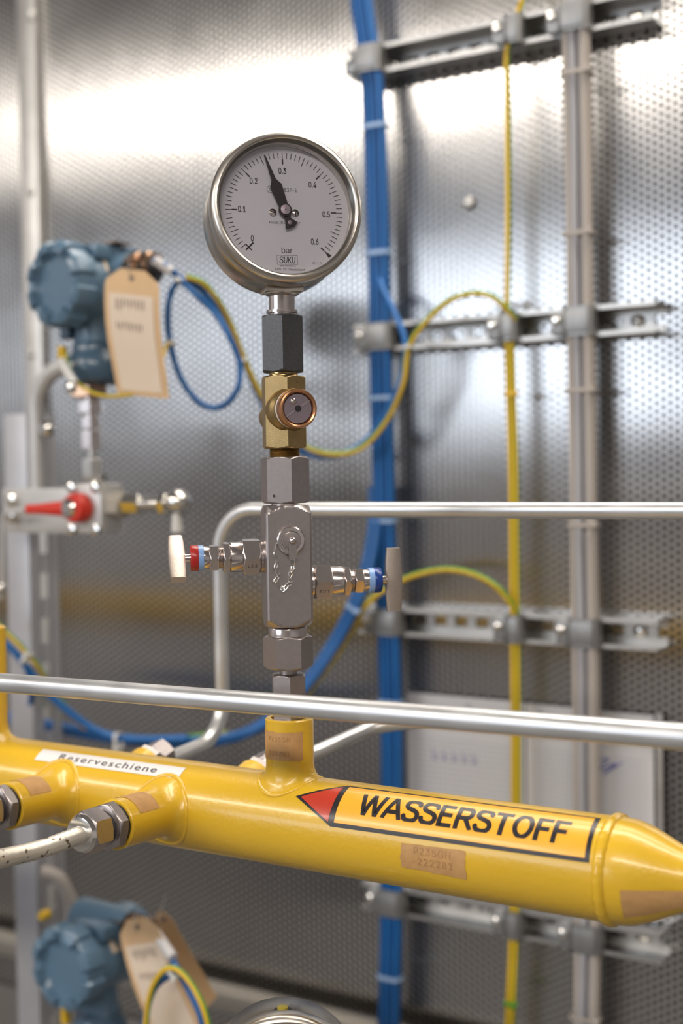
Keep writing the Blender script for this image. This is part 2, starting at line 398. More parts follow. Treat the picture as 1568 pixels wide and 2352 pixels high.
# ================================================================== GAUGE
CX, CY = -.5040, .747
PHI = radians(41.3)
def zc(py): return 1.5401-(py-945)*.0003
def needle_geo(b, y):
    # long pointer with a wide root and a fish-tail, up = +z at 0 deg
    pts = [(-.0004, .0395), (.0004, .0395), (.0016, .022), (.0042, .0175), (.0033, .004), (.0033, -.001), (.0018, -.0062), (.0050, -.0098),
           (.0046, -.0108), (.0020, -.0125), (-.0030, -.0128), (-.0042, -.0122), (-.0022, -.0060), (-.0033, -.001), (-.0033, .004), (-.0042, .0175), (-.0016, .022)]
    return pts
def make_gauge(label):
    t = thing('pressure_gauge', label, 'gauge', (CX, CY, zc(728)), PHI+radians(4.5))
    z0 = 1.673-zc(728)
    A = T(0, 0, z0) @ AX['-y']; head = []        # lathe z -> local -y (towards the viewer)
    B().lathe([(.0001, -.0245), (.047, -.0245), (.0494, -.0235), (.0502, -.021), (.0502, .0085), (.0494, .0098), (.0490, .0112), (.0495, .012), (.0495, .0125)], A, 96).build('case', M_case, t)
    B().lathe([(.0488, .0112), (.0503, .0118), (.0507, .0135), (.0507, .0195), (.0505, .022), (.0498, .0243), (.0484, .0257), (.0470, .0262), (.0458, .0256), (.0450, .0243), (.0447, .0226), (.0440, .0214), (.0437, .0200), (.0437, .0112), (.0488, .0112)],
             A, 120, cap0=False, cap1=False).build('bezel_ring', M_bezel, t)
    d = B().lathe([(.0001, .0135), (.0452, .0135), (.0452, .0160), (.0001, .0160)], A, 96).build('dial', M_dial, t)
    y = -.01612
    b = B()
    for k in range(61):
        a = radians(-135+4.5*k); major = k % 10 == 0; mid = k % 5 == 0
        ro = .0403; ri = .0323 if major else (.0341 if mid else .0362)
        if k == 60: continue
        for (q0, q1, w_) in ([(ri, .0358, .00050), (.0358, ro, .00022)] if major else [(ri, ro, .00024)]):
            if k == 0: q0, q1, w_ = .0312, .0385, .00055 if q0 == ri else .0004
            c, s_ = sin(a), cos(a); n = (s_, -c)
            b.faces([(q0*c-w_*n[0], y, z0+q0*s_-w_*n[1]), (q1*c-w_*n[0], y, z0+q1*s_-w_*n[1]), (q1*c+w_*n[0], y, z0+q1*s_+w_*n[1]), (q0*c+w_*n[0], y, z0+q0*s_+w_*n[1])], [(0, 1, 2, 3)])
    # zero stop cross and the tapered full-scale mark
    for (aa, q0, q1, w0, w1, turn) in ((-135, -.0028, .0028, .00045, .00045, 90), (135, .0345, .0385, .0006, .00025, 0), (135, .0385, .0432, .00025, .0014, 0)):
        a = radians(aa)
        if turn:
            cx_, cz_ = .0358*sin(a), .0358*cos(a); d_ = (cos(a), -sin(a)); n = (sin(a), cos(a))
            p0 = (cx_+d_[0]*q0, cz_+d_[1]*q0); p1 = (cx_+d_[0]*q1, cz_+d_[1]*q1)
        else:
            p0 = (q0*sin(a), q0*cos(a)); p1 = (q1*sin(a), q1*cos(a)); n = (cos(a), -sin(a))
        b.faces([(p0[0]-n[0]*w0, y, z0+p0[1]-n[1]*w0), (p1[0]-n[0]*w1, y, z0+p1[1]-n[1]*w1), (p1[0]+n[0]*w1, y, z0+p1[1]+n[1]*w1), (p0[0]+n[0]*w0, y, z0+p0[1]+n[1]*w0)], [(0, 1, 2, 3)])
    b.build('scale_marks', M_print, d, flip=False)
    MW['dial_'] = MW[t.name]
    b = B()
    for s_, x, z in (('0', -.0227, -.0192), ('0.1', -.0290, .0006), ('0.2', -.0203, .0202), ('0.3', -.0003, .0278), ('0.4', .0202, .0190), ('0.5', .0290, -.0012), ('0.6', .0202, -.0203)):
        add_text(b, s_, x, z0+z, .0080, y, xs=.66, off=.00010)
    b.build('numerals', M_print, d, flip=False)
    b = B()
    add_text(b, 'bar', .0006, z0-.0268, .0078, y, xs=.95)
    add_text(b, 'EN 837-1', .0026, z0+.0147, .0049, y, xs=.82)
    add_text(b, 'S', -.0092, z0+.0147, .0036, y, xs=.9)
    add_text(b, 'MADE IN GERMANY', -.0001, z0-.0079, .0034, y, xs=.95)
    add_text(b, 'Cl. 1.0', .0212, z0-.0352, .0030, y)
    add_text(b, '316L SS tube/socket', .0020, z0-.0398, .0031, y, xs=.98)
    add_text(b, 'DRUCK & TEMPERATUR', .0008, z0-.0375, .0013, y, xs=1.05, off=.00003)
    sv, sf = stroke_text('SUKU', .0108, .0047, .11, .12, .10); b.faces([(u+.0008, y, z0-.0334+v) for u, v in sv], sf)
    for k in range(24):   # circle round the S
        a0, a1 = 2*pi*k/24, 2*pi*(k+1)/24; r1, r2 = .00215, .00238
        b.faces([(-.0092+r1*cos(a0), y, z0+.0147+r1*sin(a0)), (-.0092+r2*cos(a0), y, z0+.0147+r2*sin(a0)), (-.0092+r2*cos(a1), y, z0+.0147+r2*sin(a1)), (-.0092+r1*cos(a1), y, z0+.0147+r1*sin(a1))], [(0, 1, 2, 3)])
    for (x0, x1, z1, z2) in ((-.0064, .0078, -.0304, -.0302), (-.0064, .0078, -.0366, -.0364), (-.0064, -.0062, -.0366, -.0302), (.0076, .0078, -.0366, -.0302)):
        b.faces([(x0, y, z0+z1), (x1, y, z0+z1), (x1, y, z0+z2), (x0, y, z0+z2)], [(0, 1, 2, 3)])
    b.build('dial_lettering', M_print, d, flip=False)
    # needle
    na = R(18.7, 'Y')
    na = T(0, -.0183, z0) @ Matrix.Rotation(radians(-18.7), 4, 'Y')
    poly = needle_geo(None, 0)
    nd = B().prismpoly([(x, z) for x, z in poly], .0005, na @ AX['-y']).lathe([(.0045, 0), (.0045, .0012)], na @ AX['-y'], 32).build('needle', M_needle, t)
    B().lathe([(.0033, .0010), (.0035, .0012), (.0033, .0022), (.0006, .0024), (.0001, .0018)], na @ AX['-y'], 28).build('hub_cap', M_mauve, nd)
    hb = B().lathe([(.0016, .0004), (.0015, .0012), (.0001, .0013)], na @ T(0, 0, -.0090) @ AX['-y'], 20).build('tail_screw', M_mauve, nd)
    for x, rr in ((-.0082, 20), (.0073, 80)):
        sc = B().lathe([(.0026, 0), (.0025, .0008), (.0014, .0013), (.0001, .0014)], T(x, -.0161, z0-.0012) @ AX['-y'], 24).build('dial_screw', M_steelb, t)
        B().box(.0048, .0003, .0006, T(x, -.0174, z0-.0012) @ R(rr, 'Y')).build('screw_slot', M_needle, sc)
    B().lathe([(.0438, .0198), (.0438, .0205)], A, 64).build('glass', M_glass, t)
    HX = T(0, 0, z0) @ R(-6, 'X') @ T(0, 0, -z0)
    for c in t.children_recursive:
        if c.name.startswith('bezel'):
            for v in c.data.vertices: v.co.x *= 1.022; v.co.z = z0+(v.co.z-z0)*1.022
        elif not c.name.startswith('case'): c.data.transform(T(0, .003, 0))
        c.data.transform(HX)
    # socket
    zz = lambda py: zc(py)-zc(728)
    B().box(.0255, .024, .0040, T(0, 0, zz(669)), .0006).lathe([(.0095, zz(683)), (.0118, zz(678)), (.0122, zz(672))], None, 40).build('socket_plate', M_case, t)
    B().lathe([(.0091, zz(732)), (.0091, zz(722)), (.0109, zz(721)), (.0109, zz(715)), (.0091, zz(714)), (.0091, zz(680))], None, 40).build('socket_stem', M_steelb, t)
    plug = B().lathe([(.0062, 0), (.0062, .0022), (.0050, .0030), (.0001, .0032)], T(0, -.004, z0+.0488), 28).build('vent_plug', M_blk, t)
    B().lathe([(.0036, 0), (.0036, .0046), (.0001, .0050)], T(0, -.004, z0+.0488), 24).build('plug_core', M_plug, plug)
    return t
G1 = make_gauge('round stainless pressure gauge with white dial on top of the fitting stack')

# ================================================================== FITTING COLUMN
def col(name, label, cat, py):
    return thing(name, label, cat, (CX, CY, zc(py)), PHI)
t = col('coupling_nut', 'blackened long hexagon coupling directly under the gauge', 'fitting', 856)
z = lambda py, base: (base-py)*.0003
B().prism(6, .0138, z(727, 856), rot=-97.5).build('hex_body', M_dark, t)

t = col('brass_valve', 'brass test valve body with round front port under the black coupling', 'valve', 1030)
B().lathe([(.0100, z(870, 1030)), (.0106, z(867, 1030)), (.0100, z(864, 1030)), (.0100, z(857, 1030)), (.0092, z(855, 1030))], None, 40).build('neck', M_brassb, t)
B().prism(6, .0139, z(865, 1030), rot=-88).build('hex_body', M_brass, t)
zb = z(943, 1030); bp_ = R(22-10, 'Z')
Af = bp_ @ T(0, 0, zb) @ AX['-y']
B().lathe([(.0152, .004), (.0153, .0120), (.0148, .0140), (.0136, .0160), (.0128, .0185), (.0128, .0205)], Af, 56).build('port_boss', M_brass, t)
B().lathe([(.0126, .0195), (.0131, .0197), (.0131, .0215), (.0126, .0217)], Af, 56).build('sealing_ring', M_white, t, label='pale sealing ring')
B().lathe([(.0116, .0195), (.0130, .0220), (.0134, .0230), (.0134, .0285), (.0130, .0297), (.0120, .0300), (.0110, .0295), (.0104, .0282), (.0104, .0255), (.0118, .0255)], Af, 64, cap0=False, cap1=False).build('port_ring', M_copper, t)
dsc = B().lathe([(.0001, .0255), (.0101, .0255), (.0101, .0278), (.0097, .0283), (.0001, .0283)], Af, 56).build('port_disc', M_mauve, t)
B().box(.0196, .0009, .0005, bp_ @ T(0, -.0284, zb) @ R(-33, 'Y')).build('slot', M_steelb, dsc)
B().lathe([(.0022, 0), (.0022, .0006)], bp_ @ T(0, -.0283, zb) @ AX['-y'], 20).build('centre_hole', M_blk, dsc)
B().lathe([(.0023, 0), (.0021, .0004), (.0016, .0006), (.0012, .0012), (.0001, .0016)], bp_ @ T(-.0031, -.0283, zb+.0047) @ AX['-y'], 20).build('bleed_screw', M_steelb, dsc)
B().lathe([(.0095, .0), (.0095, .0265), (.0085, .0285), (.006, .029)], bp_ @ T(0, 0, zb-.004) @ AX['y'], 40).build('rear_plug', M_brass, t)
th = B(); prof = [(.0096, -.0062)]
for k in range(7): prof += [(.0107, -.0058+k*.0009), (.0099, -.00535+k*.0009)]
prof.append((.0096, .0006)); th.lathe(prof, None, 40).build('thread', M_brass, t)

t = col('adapter_nut', 'satin steel hexagon adapter between brass valve and block', 'fitting', 1155)
B().prism(6, .0149, z(1049, 1155), rot=-82.5).build('hex_body', M_steel, t)
B().lathe([(.0098, -.0025), (.0098, .001)], None, 40).build('neck', M_steelb, t)
B().lathe([(.0010, 0), (.0010, .0004)], R(-110+90-12, 'Z') @ T(-.0015, -.0151, .0052) @ AX['-y'], 12).build('bleed_hole', M_blk, t)

t = col('valve_block', 'square steel two-valve block with red and blue valve stems', 'valve', 1437)
blk = B().prism(4, .0158, z(1160, 1437), rot=45, sub=30, k=.9, cut=.965).build('block_body', M_steel, t, smooth=25)
def valve(side, py, cap, capname, hang, lbl):
    zz = z(py, 1437); A = T(0, 0, zz) @ AX['x' if side > 0 else '-x']
    hr = -97 if side > 0 else -97
    # in this frame local z points out; corner faces viewer: viewer is at -y
    def corner(): return -90
    v = B().lathe([(.0107, .0150), (.0110, .0155), (.0110, .0180), (.0104, .0186)], A, 40).build('valve_collar', M_steelb, t)
    b1 = B().prism(6, .0115, .0120, A @ T(0, 0, .0186), rot=-94).build('bonnet_nut', M_steelb, t)
    B().lathe([(.0100, .0303), (.0103, .031), (.0103, .0385), (.0098, .039)], A, 40).build('bonnet_sleeve', M_steelb, t)
    B().prism(6, .0097, .0048, A @ T(0, 0, .0391), rot=-94).build('lock_nut', M_steelb, t)
    pr = [(.0070, .0436)]
    for k in range(4): pr += [(.0078, .0440+k*.0008), (.0072, .0444+k*.0008)]
    B().lathe(pr, A, 32).build('thread', M_steelb, t)
    B().prism(6, .0082, .0064, A @ T(0, 0, .0468), rot=-94).build('gland_nut', M_steelb, t)
    B().lathe([(.0074, .0530), (.0077, .0535), (.0077, .0570)], A, 32).build('gland_sleeve', M_steelb, t)
    B().lathe([(.0084, .0570), (.0088, .0573), (.0088, .0607)], A, 40).build('pale_ring', M_lblue, t, label='pale blue ring')
    B().lathe([(.0088, .0607), (.0089, .0610), (.0089, .0650), (.0082, .0661), (.002, .0661)], A, 40).build(capname, cap, t, label=capname.replace('_', ' '))
    B().lathe([(.0030, .0655), (.0030, .0720)], A, 24).build('stem', M_steelb, t)
    # winged bar handle: crescent bar, long axis turned by hang about the stem
    rr = []; n = 16; L_ = .0445
    for i in range(n+1):
        u = -1+2*i/n; zz2 = u*L_/2; bow = 0; wd = .0057-.0010*u*u; th_ = .0034-.0008*abs(u)
        rr.append([(th_*cx_, zz2, .0752+bow+wd*cz_) for cx_, cz_ in ((-1, -.75), (-.75, -1), (.75, -1), (1, -.75), (1, .75), (.75, 1), (-.75, 1), (-1, .75))])
    hd = B().loft(rr, A @ R(hang, 'Z'))
    hd.lathe([(.0033, .0695), (.0033, .0780)], A, 24)
    hd.build('bar_handle', M_cast, t)
    # stamped LC2
    tb = B(); vs, fs = text_geo('LC2', .0042, space=1.25)
    fM = A @ R(-94+30 if side > 0 else -94-30, 'Z')
    n_ = .0115+.00012
    for (u, w_) in [(0, 0)]:
        pass
    # face below the corner: normal direction pointing to viewer and down
    dn = Vector((0, -cos(radians(30)), -sin(radians(30)))); upv = Vector((0, -sin(radians(30)), cos(radians(30))))
    flipm = 1 if side < 0 else -1
    ctr = Vector((side*.0245, 0, zz)) + dn*n_
    tb.faces([tuple(ctr + Vector((flipm*u*1.0, 0, 0)) + upv*(flipm*w_)) for u, w_ in vs], fs)
    tb.build('stamped_lettering', M_print, t, flip=False)
valve(-1, 1276, M_redp, 'red_cap', 144, '')
valve(1, 1339, M_bluep, 'blue_cap', 90, '')
# bleed plug
zp = z(1238, 1437)
pl = B(); n = 48; pr = []
rings = []
for (r_, h_, kn) in ((.0088, .0152, 0), (.0095, .0158, 1), (.0095, .0186, 1), (.0088, .0192, 0), (.0066, .0193, 0), (.0062, .0186, 0)):
    rings.append([((r_+(.00025*(k % 2) if kn else 0))*cos(2*pi*k/n), (r_+(.00025*(k % 2) if kn else 0))*sin(2*pi*k/n), h_) for k in range(n)])
pl.loft(rings, T(.0010, 0, zp) @ AX['-y'])
pg = pl.build('bleed_plug', M_steelb, t, smooth=20)
B().lathe([(.0060, .0186), (.0058, .0196), (.004, .0198)], T(.0016, 0, zp) @ AX['-y'], 32).build('plug_plate', M_steel, pg)
B().sphere(.0024, T(.0018, -.0214, zp)).build('ball_end', M_steelb, pg)
st = B().prismpoly([(-.0026, .0005), (-.0026, -.0105), (-.0015, -.0118), (.0018, -.0118), (.0028, -.0105), (.0026, .0005)], .0006, T(.0016, -.0200, zp-.001) @ AX['-y']).build('retaining_strap', M_steel, t)
cp = [(628, 1262), (627, 1267), (634, 1287), (628, 1301), (637, 1318), (626, 1331), (643, 1341), (645, 1352), (656, 1338), (663, 1336), (661, 1322), (665, 1308), (669, 1297), (667, 1278)]
def lb(px, py, y): return Vector(((px-661)*.000304, y, z(py, 1437)))
cps = [lb(px, py, -.0163-.0010*(i % 2)) for i, (px, py) in enumerate(cp)]
B().tube(cr([lb(650, 1218, -.0172), lb(640, 1232, -.0170), lb(632, 1248, -.0165), cps[1]], 6), .0004, 8).build('plug_wire', M_steelb, t)
for i in range(1, len(cps)-1):
    a, b_ = cps[i], cps[i+1]; d = b_-a; L_ = d.length+.0016; mid = (a+b_)/2; d.normalize()
    s_ = Vector((0, -1, 0)) if i % 2 else d.cross(Vector((0, -1, 0))).normalized()
    s_ = (s_*.6+d.cross(Vector((0, -1, 0))).normalized()*(1 if i % 2 else .5)).normalized()
    s_ = (s_-d*s_.dot(d)).normalized()
    pts = [mid+d*(L_/2*cos(q))+s_*(.0011*sin(q)*(1+.3*cos(q))) for q in [2*pi*k/14 for k in range(14)]]
    B().tube(pts, .00034, 6, closed=True).build('chain_link', M_chr, t)

t = col('compression_nut', 'dark steel hexagon compression nut below the valve block', 'fitting', 1550)
B().lathe([(.0100, z(1447, 1550)), (.0112, z(1446, 1550)), (.0088, z(1437, 1550))][::1], None, 40).build('cone_seat', M_steel, t)
B().lathe([(.0128, z(1463, 1550)), (.0134, z(1461, 1550)), (.0134, z(1444, 1550)), (.0129, z(1440, 1550)), (.0105, z(1440, 1550))], None, 48).build('collar', M_steelb, t)
B().prism(6, .0149, z(1460, 1550)-z(1535, 1550), T(0, 0, z(1535, 1550)), rot=-126).build('hex_body', M_steel, t)
B().lathe([(.0060, 0), (.0060, .006)], None, 32).build('stem', M_steel, t)
t = col('connector_nut', 'lower hexagon connector nut half hidden by the front tube', 'fitting', 1656)
B().prism(6, .0110, z(1549, 1656), rot=-93).build('hex_body', M_steel, t)

# ================================================================== YELLOW MANIFOLD
PY_, PZ_, PR = .747, 1.2567, .0315
mf = thing('manifold_pipe', 'thick yellow gas manifold pipe running across the foreground', 'pipe', (-.45, PY_, PZ_))
def onpipe(x, ang, r=PR): return Vector((x, PY_-r*cos(radians(ang)), PZ_+r*sin(radians(ang))))
XE = -.2695
B().lathe([(PR, 0), (PR, XE+2.4)], T(-2.4, PY_, PZ_) @ AX['x'], 96).build('main_tube', M_yellow, mf, world=True)
def bead(path, nrm, r, name='weld_bead', n=1):
    bb = B(); rr = []
    N_ = len(path)
    rs = [r*(1+.022*sin(k*2.1)+.015*random.uniform(-1, 1)) for k in range(N_)]
    bb.tube(path, rs, 12, closed=True); return bb
Nw = 120
bead([(XE+random.uniform(-.0002, .0002), PY_-(PR-.0020)*cos(2*pi*k/Nw), PZ_+(PR-.0020)*sin(2*pi*k/Nw)) for k in range(Nw)], None, .0043).build('weld_bead', M_weld, mf, world=True, smooth=60)
pr = [(PR, 0), (PR+.0002, .002)]
for i in range(13):
    u = i/12; pr.append((PR-.0165*(u*u*(3-2*u)), .006+.052*u))
pr.append((.015, .16))
B().lathe(pr, T(XE, PY_, PZ_) @ AX['x'], 96).build('reducer_cone', M_yellow, mf, world=True)
def stub(Mx, rs, L_, flare=.0075, hh=.012, name='branch_stub', cap_r=None):
    """branch whose axis is local z and whose pipe axis is local x (origin on the pipe axis)"""
    bb = B(); rings = []; n = 64
    for i in range(9):
        tt = i/8; r_ = rs+flare*(1-tt)**2
        rg = []
        for k in range(n):
            a = 2*pi*k/n; x, y = r_*cos(a), r_*sin(a); zs = sqrt(max(PR**2-y*y, 0))-.0004*(1-tt)
            rg.append((x, y, zs+hh*tt**1.6+(.0006*random.uniform(0, 1) if 0 < i < 4 else 0)))
        rings.append(rg)
    rings.append([(rs*cos(2*pi*k/n), rs*sin(2*pi*k/n), L_-.0008) for k in range(n)])
    rings.append([((rs-.0008)*cos(2*pi*k/n), (rs-.0008)*sin(2*pi*k/n), L_) for k in range(n)])
    rin = cap_r or rs-.004
    rings.append([(rin*cos(2*pi*k/n), rin*sin(2*pi*k/n), L_) for k in range(n)])
    rings.append([(rin*cos(2*pi*k/n), rin*sin(2*pi*k/n), L_-.004) for k in range(n)])
    bb.loft(rings, Mx, False, True)
    o_ = bb.build(name, M_yellow, mf, world=True)
    # bead ring round the foot
    pts = []
    for k in range(56):
        a = 2*pi*k/56; r_ = rs+flare*.80; x, y = r_*cos(a), r_*sin(a); pts.append(Mx @ Vector((x, y, sqrt(PR**2-y*y)-.0009)))
    bead(pts, None, .0019).build('weld_bead', M_weld, mf, world=True, smooth=60)
    return o_
Mv = T(CX, PY_, PZ_)
stub(Mv, .0167, zc(1650)-PZ_, .0062, .010)
Mf = lambda x, y, zz: T(x, y, zz) @ R(87, 'X')      # local z -> -y, local x stays
STX, STY = -.595, .667
stub(Mf(STX, PY_, PZ_), .0170, PY_-STY, .0085, .014)
STX2 = -.697
stub(Mf(STX2, PY_, PZ_), .0170, PY_-STY, .0085, .014)
stub(T(-.800, PY_, PZ_), .0167, .12, .0085, .012)
Mb = lambda x, tilt: T(x, PY_, PZ_) @ R(-90+tilt, 'X')
stub(Mb(-.672, 14), .0150, .048, .004, .006)
stub(Mb(-.566, 16), .0150, .048, .004, .006)
def patch(corners, name, mt, r=.0002, nu=10, nv=8, rough_edge=.0006, parent=None, thick=True, label=None):
    """curved sheet on the pipe between four (x, angle) corners tl tr br bl"""
    (x0, a0), (x1, a1), (x2, a2), (x3, a3) = corners; vs = []; fs = []
    for j in range(nv+1):
        v = j/nv
        for i in range(nu+1):
            u = i/nu; e = rough_edge*random.uniform(-1, 1) if (i in (0, nu) or j in (0, nv)) else 0
            x = (x0*(1-u)+x1*u)*(1-v)+(x3*(1-u)+x2*u)*v; a = (a0*(1-u)+a1*u)*(1-v)+(a3*(1-u)+a2*u)*v
            vs.append(onpipe(x+e, a+e*900, PR+r))
    n = nu+1
    for j in range(nv):
        for i in range(nu): fs.append((j*n+i, (j+1)*n+i, (j+1)*n+i+1, j*n+i+1))
    b = B().faces(vs, fs); return b.build(name, mt, parent or mf, world=True, flip=False, label=label)
def wrap(b, vs, fs, x0, amid, r, cut=.0025):
    """print wrapped on the pipe: u along x, v round the pipe"""
    t_ = bmesh.new(); V_ = [t_.verts.new((u, v, 0)) for u, v in vs]
    for f in fs:
        try: t_.faces.new([V_[i] for i in f])
        except ValueError: pass
    lo = min(v for u, v in vs); hi = max(v for u, v in vs); q = lo+cut
    while q < hi:
        bmesh.ops.bisect_plane(t_, geom=t_.verts[:]+t_.edges[:]+t_.faces[:], plane_co=(0, q, 0), plane_no=(0, 1, 0)); q += cut
    t_.verts.index_update()
    V2 = [onpipe(x0+v.co.x, amid+math.degrees(v.co.y/PR), PR+r) for v in t_.verts]
    F2 = [[v.index for v in f.verts] for f in t_.faces]; t_.free()
    b.faces(V2, F2)
# WASSERSTOFF marker
mk = patch([(-.4532, 78.5), (-.2765, 81), (-.2750, 20.5), (-.4530, 17.5)], 'flow_marker', M_ink, .0003, 24, 20, 0, label='black bordered orange flow marker with red arrow tip')
def tri(pts, r, mt, name, parent, steps=14):
    b = B()
    (xa, aa), (xb, ab), (xc, ac) = pts; vs = []; fs = []
    for i in range(steps+1):
        u = i/steps
        p_, q_ = (xa+(xb-xa)*u, aa+(ab-aa)*u), (xa+(xc-xa)*u, aa+(ac-aa)*u)
        for j in range(steps+1):
            w_ = j/steps; vs.append(onpipe(p_[0]+(q_[0]-p_[0])*w_, p_[1]+(q_[1]-p_[1])*w_, PR+r))
    n = steps+1
    for i in range(steps):
        for j in range(steps): fs.append((i*n+j, i*n+j+1, (i+1)*n+j+1, (i+1)*n+j))
    b.faces(vs, fs); return b.build(name, mt, parent, world=True, flip=False)
tri([(-.4855, 48), (-.4530, 78.5), (-.4530, 17.5)], .0003, M_ink, 'marker_tip_border', mk)
tri([(-.4815, 48), (-.4550, 73.5), (-.4550, 22.5)], .00045, M_red, 'marker_arrow', mk)
patch([(-.4510, 75.5), (-.2795, 78), (-.2780, 25), (-.4505, 22.5)], 'marker_panel', M_orange, .00045, 24, 16, 0, parent=mk)
b = B(); vs, fs = stroke_text('WASSERSTOFF', .1435, .0162, .185)
wrap(b, vs, fs, -.3630, 50.5, .0006)
b.build('marker_lettering', M_ink, mk, world=True, flip=False)
rl = patch([(-.7265, 69), (-.5870, 70), (-.5865, 48.5), (-.7265, 47.5)], 'name_label', M_white, .0003, 20, 8, 0, label='white strip label reading Reserveschiene')
b = B(); vs, fs = text_geo('Reserveschiene', .0084, xs=1.55, space=1.18, off=.00006, plain=True)
wrap(b, vs, fs, -.6570, 58, .00045); b.build('label_lettering', M_print, rl, world=True, flip=False)
p1 = patch([(-.3992, 11.5), (-.3546, 13.2), (-.3542, -20), (-.4005, -17)], 'masking_patch', M_tan, .0003, label='tan patch with embossed characters')
b = B(); vs, fs = text_geo('P235GH', .0088, xs=.98, space=1.1)
wrap(b, vs, fs, -.3775, 5.5, .00055, .002); vs, fs = text_geo('-222281', .0088, xs=.98, space=1.1); wrap(b, vs, fs, -.3775, -6.5, .00055, .002)
b.build('embossed_lettering', M_tand, p1, world=True, flip=False)
# patch on the cone end
b = B(); vs = []; fs = []
for j in range(7):
    for i in range(9):
        x = -.2560+.09*i/8; u = min(max((x-XE-.006)/.052, 0), 1); r_ = PR-.0165*(u*u*(3-2*u))+.0004; a = radians(-3-38*j/6)
        vs.append((x, PY_-r_*cos(a), PZ_+r_*sin(a)))
for j in range(6):
    for i in range(8): fs.append((j*9+i, (j+1)*9+i, (j+1)*9+i+1, j*9+i+1))
b.faces(vs, fs).build('masking_patch', M_tan, mf, world=True, flip=False)
def stubpatch(Mx, rs, z0, z1, a0, a1, txt=None):
    vs = []; fs = []
    for j in range(5):
        for i in range(13):
            a = radians(a0+(a1-a0)*i/12); e = random.uniform(-.0003, .0003) if j in (0, 4) else 0
            vs.append(Mx @ Vector(((rs+.0003)*cos(a), (rs+.0003)*sin(a), z0+(z1-z0)*j/4+e)))
    for j in range(4):
        for i in range(12): fs.append((j*13+i, j*13+i+1, (j+1)*13+i+1, (j+1)*13+i))
    o_ = B().faces(vs, fs).build('masking_patch', M_tan, mf, world=True, flip=False)
    if txt:
        b = B()
        for line, zz in txt:
            tv, tf = text_geo(line, .0062, xs=.9, space=1.1)
            am = (a0+a1)/2
            b.faces([Mx @ Vector(((rs+.0005)*cos(radians(am)+u/rs), (rs+.0005)*sin(radians(am)+u/rs), zz+v)) for u, v in tv], tf)
        b.build('embossed_lettering', M_tand, o_, world=True, flip=False)
zt = zc(1675)-PZ_; zb_ = zc(1740)-PZ_
# camera direction round the column is about -49 deg from +x
va = math.degrees(atan2(-CY, -CX))
stubpatch(Mv, .0167, zb_, zt, va-88, va+32, [('P235GH', (zt+zb_)/2+.005), ('222281', (zt+zb_)/2-.005)])
stubpatch(Mf(STX, PY_, PZ_), .0170, .050, .071, 28, 122)
stubpatch(Mf(STX2, PY_, PZ_), .0170, .050, .071, 28, 122)

# ---------------------------------------------------------------- tube fittings on the front stubs
def tube_fitting(x, label):
    t = thing('tube_fitting', label, 'fitting', (x, STY, PZ_+.0042), 0, 'steel tube fittings screwed into the front stubs', rot=Euler((radians(-3), 0, 0)))
    A = AX['-y']
    B().lathe([(.0148, -.004), (.0148, .0022)], A, 48).build('seal_ring', M_blk, t)
    B().prism(6, .0150, .0085, A @ T(0, 0, .0022), rot=20).build('body_hex', M_steel, t)
    B().lathe([(.0115, .0105), (.0115, .0150)], A, 40).build('thread', M_dark, t)
    B().prism(6, .0128, .0165, A @ T(0, 0, .0145), rot=38).build('union_nut', M_steel, t)
    B().lathe([(.0126, .0306), (.0128, .0312), (.0112, .0335), (.0075, .0342)], A, 40).build('nut_rim', M_chr, t)
    return t
tube_fitting(STX, 'steel hexagon tube fitting in the front stub near the column')
tube_fitting(STX2, 'steel hexagon tube fitting in the front stub cut by the left edge')
def tube1(name, label, pts, r, mt, rad=.03, cat='tube', group=None, n=10, seg=24):
    return B().tube(bent(pts, rad, n), r, seg).build(name, mt, label=label, cat=cat, group=group, smooth=50)
ft = [Vector((STX, STY-.018, PZ_+.0050)), Vector((STX, STY-.033, PZ_+.0055)), P(95, 1950, .607), P(0, 1972, .577), P(-120, 1992, .537), P(-320, 2010, .490)]
B().tube(cr(ft, 8), .0060, 24).build('steel_tube', M_tubed, label='stained steel tube leaving the front stub towards the lower left', cat='tube', smooth=50)
tube1('steel_tube', 'steel tube of the leftmost stub, at the left picture edge', [(STX2, STY-.030, PZ_+.0055), (STX2, .45, PZ_+.008), (STX2, .40, PZ_-.02)], .0060, M_tubed, .01)
# front tube crossing the whole picture
q0, q1 = P(0, 1568, .664), P(1568, 1692, .664)
tube1('steel_tube', 'long galvanised tube crossing in front of the fitting column', [q0+(q0-q1)*.35, q0, q1, q1+(q1-q0)*.35], .0069, M_tubes, .2)
# rear tube: vertical leg and horizontal run
z1 = 1.4672
tube1('steel_tube', 'bent tube rising behind the column and running right at block height', [(-.668, .785, 1.2665), (-.668, .889, 1.2735), (-.668, .889, z1), (0.10, .889, z1+.0005)], .0062, M_tubes, .036, n=16)
tube1('steel_tube', 'short bent tube behind the yellow pipe, right of the column', [P(590, 1764, .795), P(720, 1731, .83), P(860, 1668, .89), P(1000, 1652, .90), P(1700, 1712, .90)], .0057, M_tubes, .03)
for (x, tilt, lb_) in ((-.672, 14, 'half hidden rear tube fitting left of the column'), (-.566, 16, 'half hidden rear tube fitting just behind the column base')):
    Mx = Mb(x, tilt); t = thing('rear_tube_fitting', lb_, 'fitting', Mx @ Vector((0, 0, .047)), rot=Mx.to_quaternion(), group='tube fittings on the rear stubs')
    B().prism(6, .0130, .0075, T(0, 0, 0), rot=20).build('body_hex', M_steel, t)
    B().prism(6, .0115, .014, T(0, 0, .009), rot=40).lathe([(.009, .006), (.009, .010)]).build('union_nut', M_steel, t)

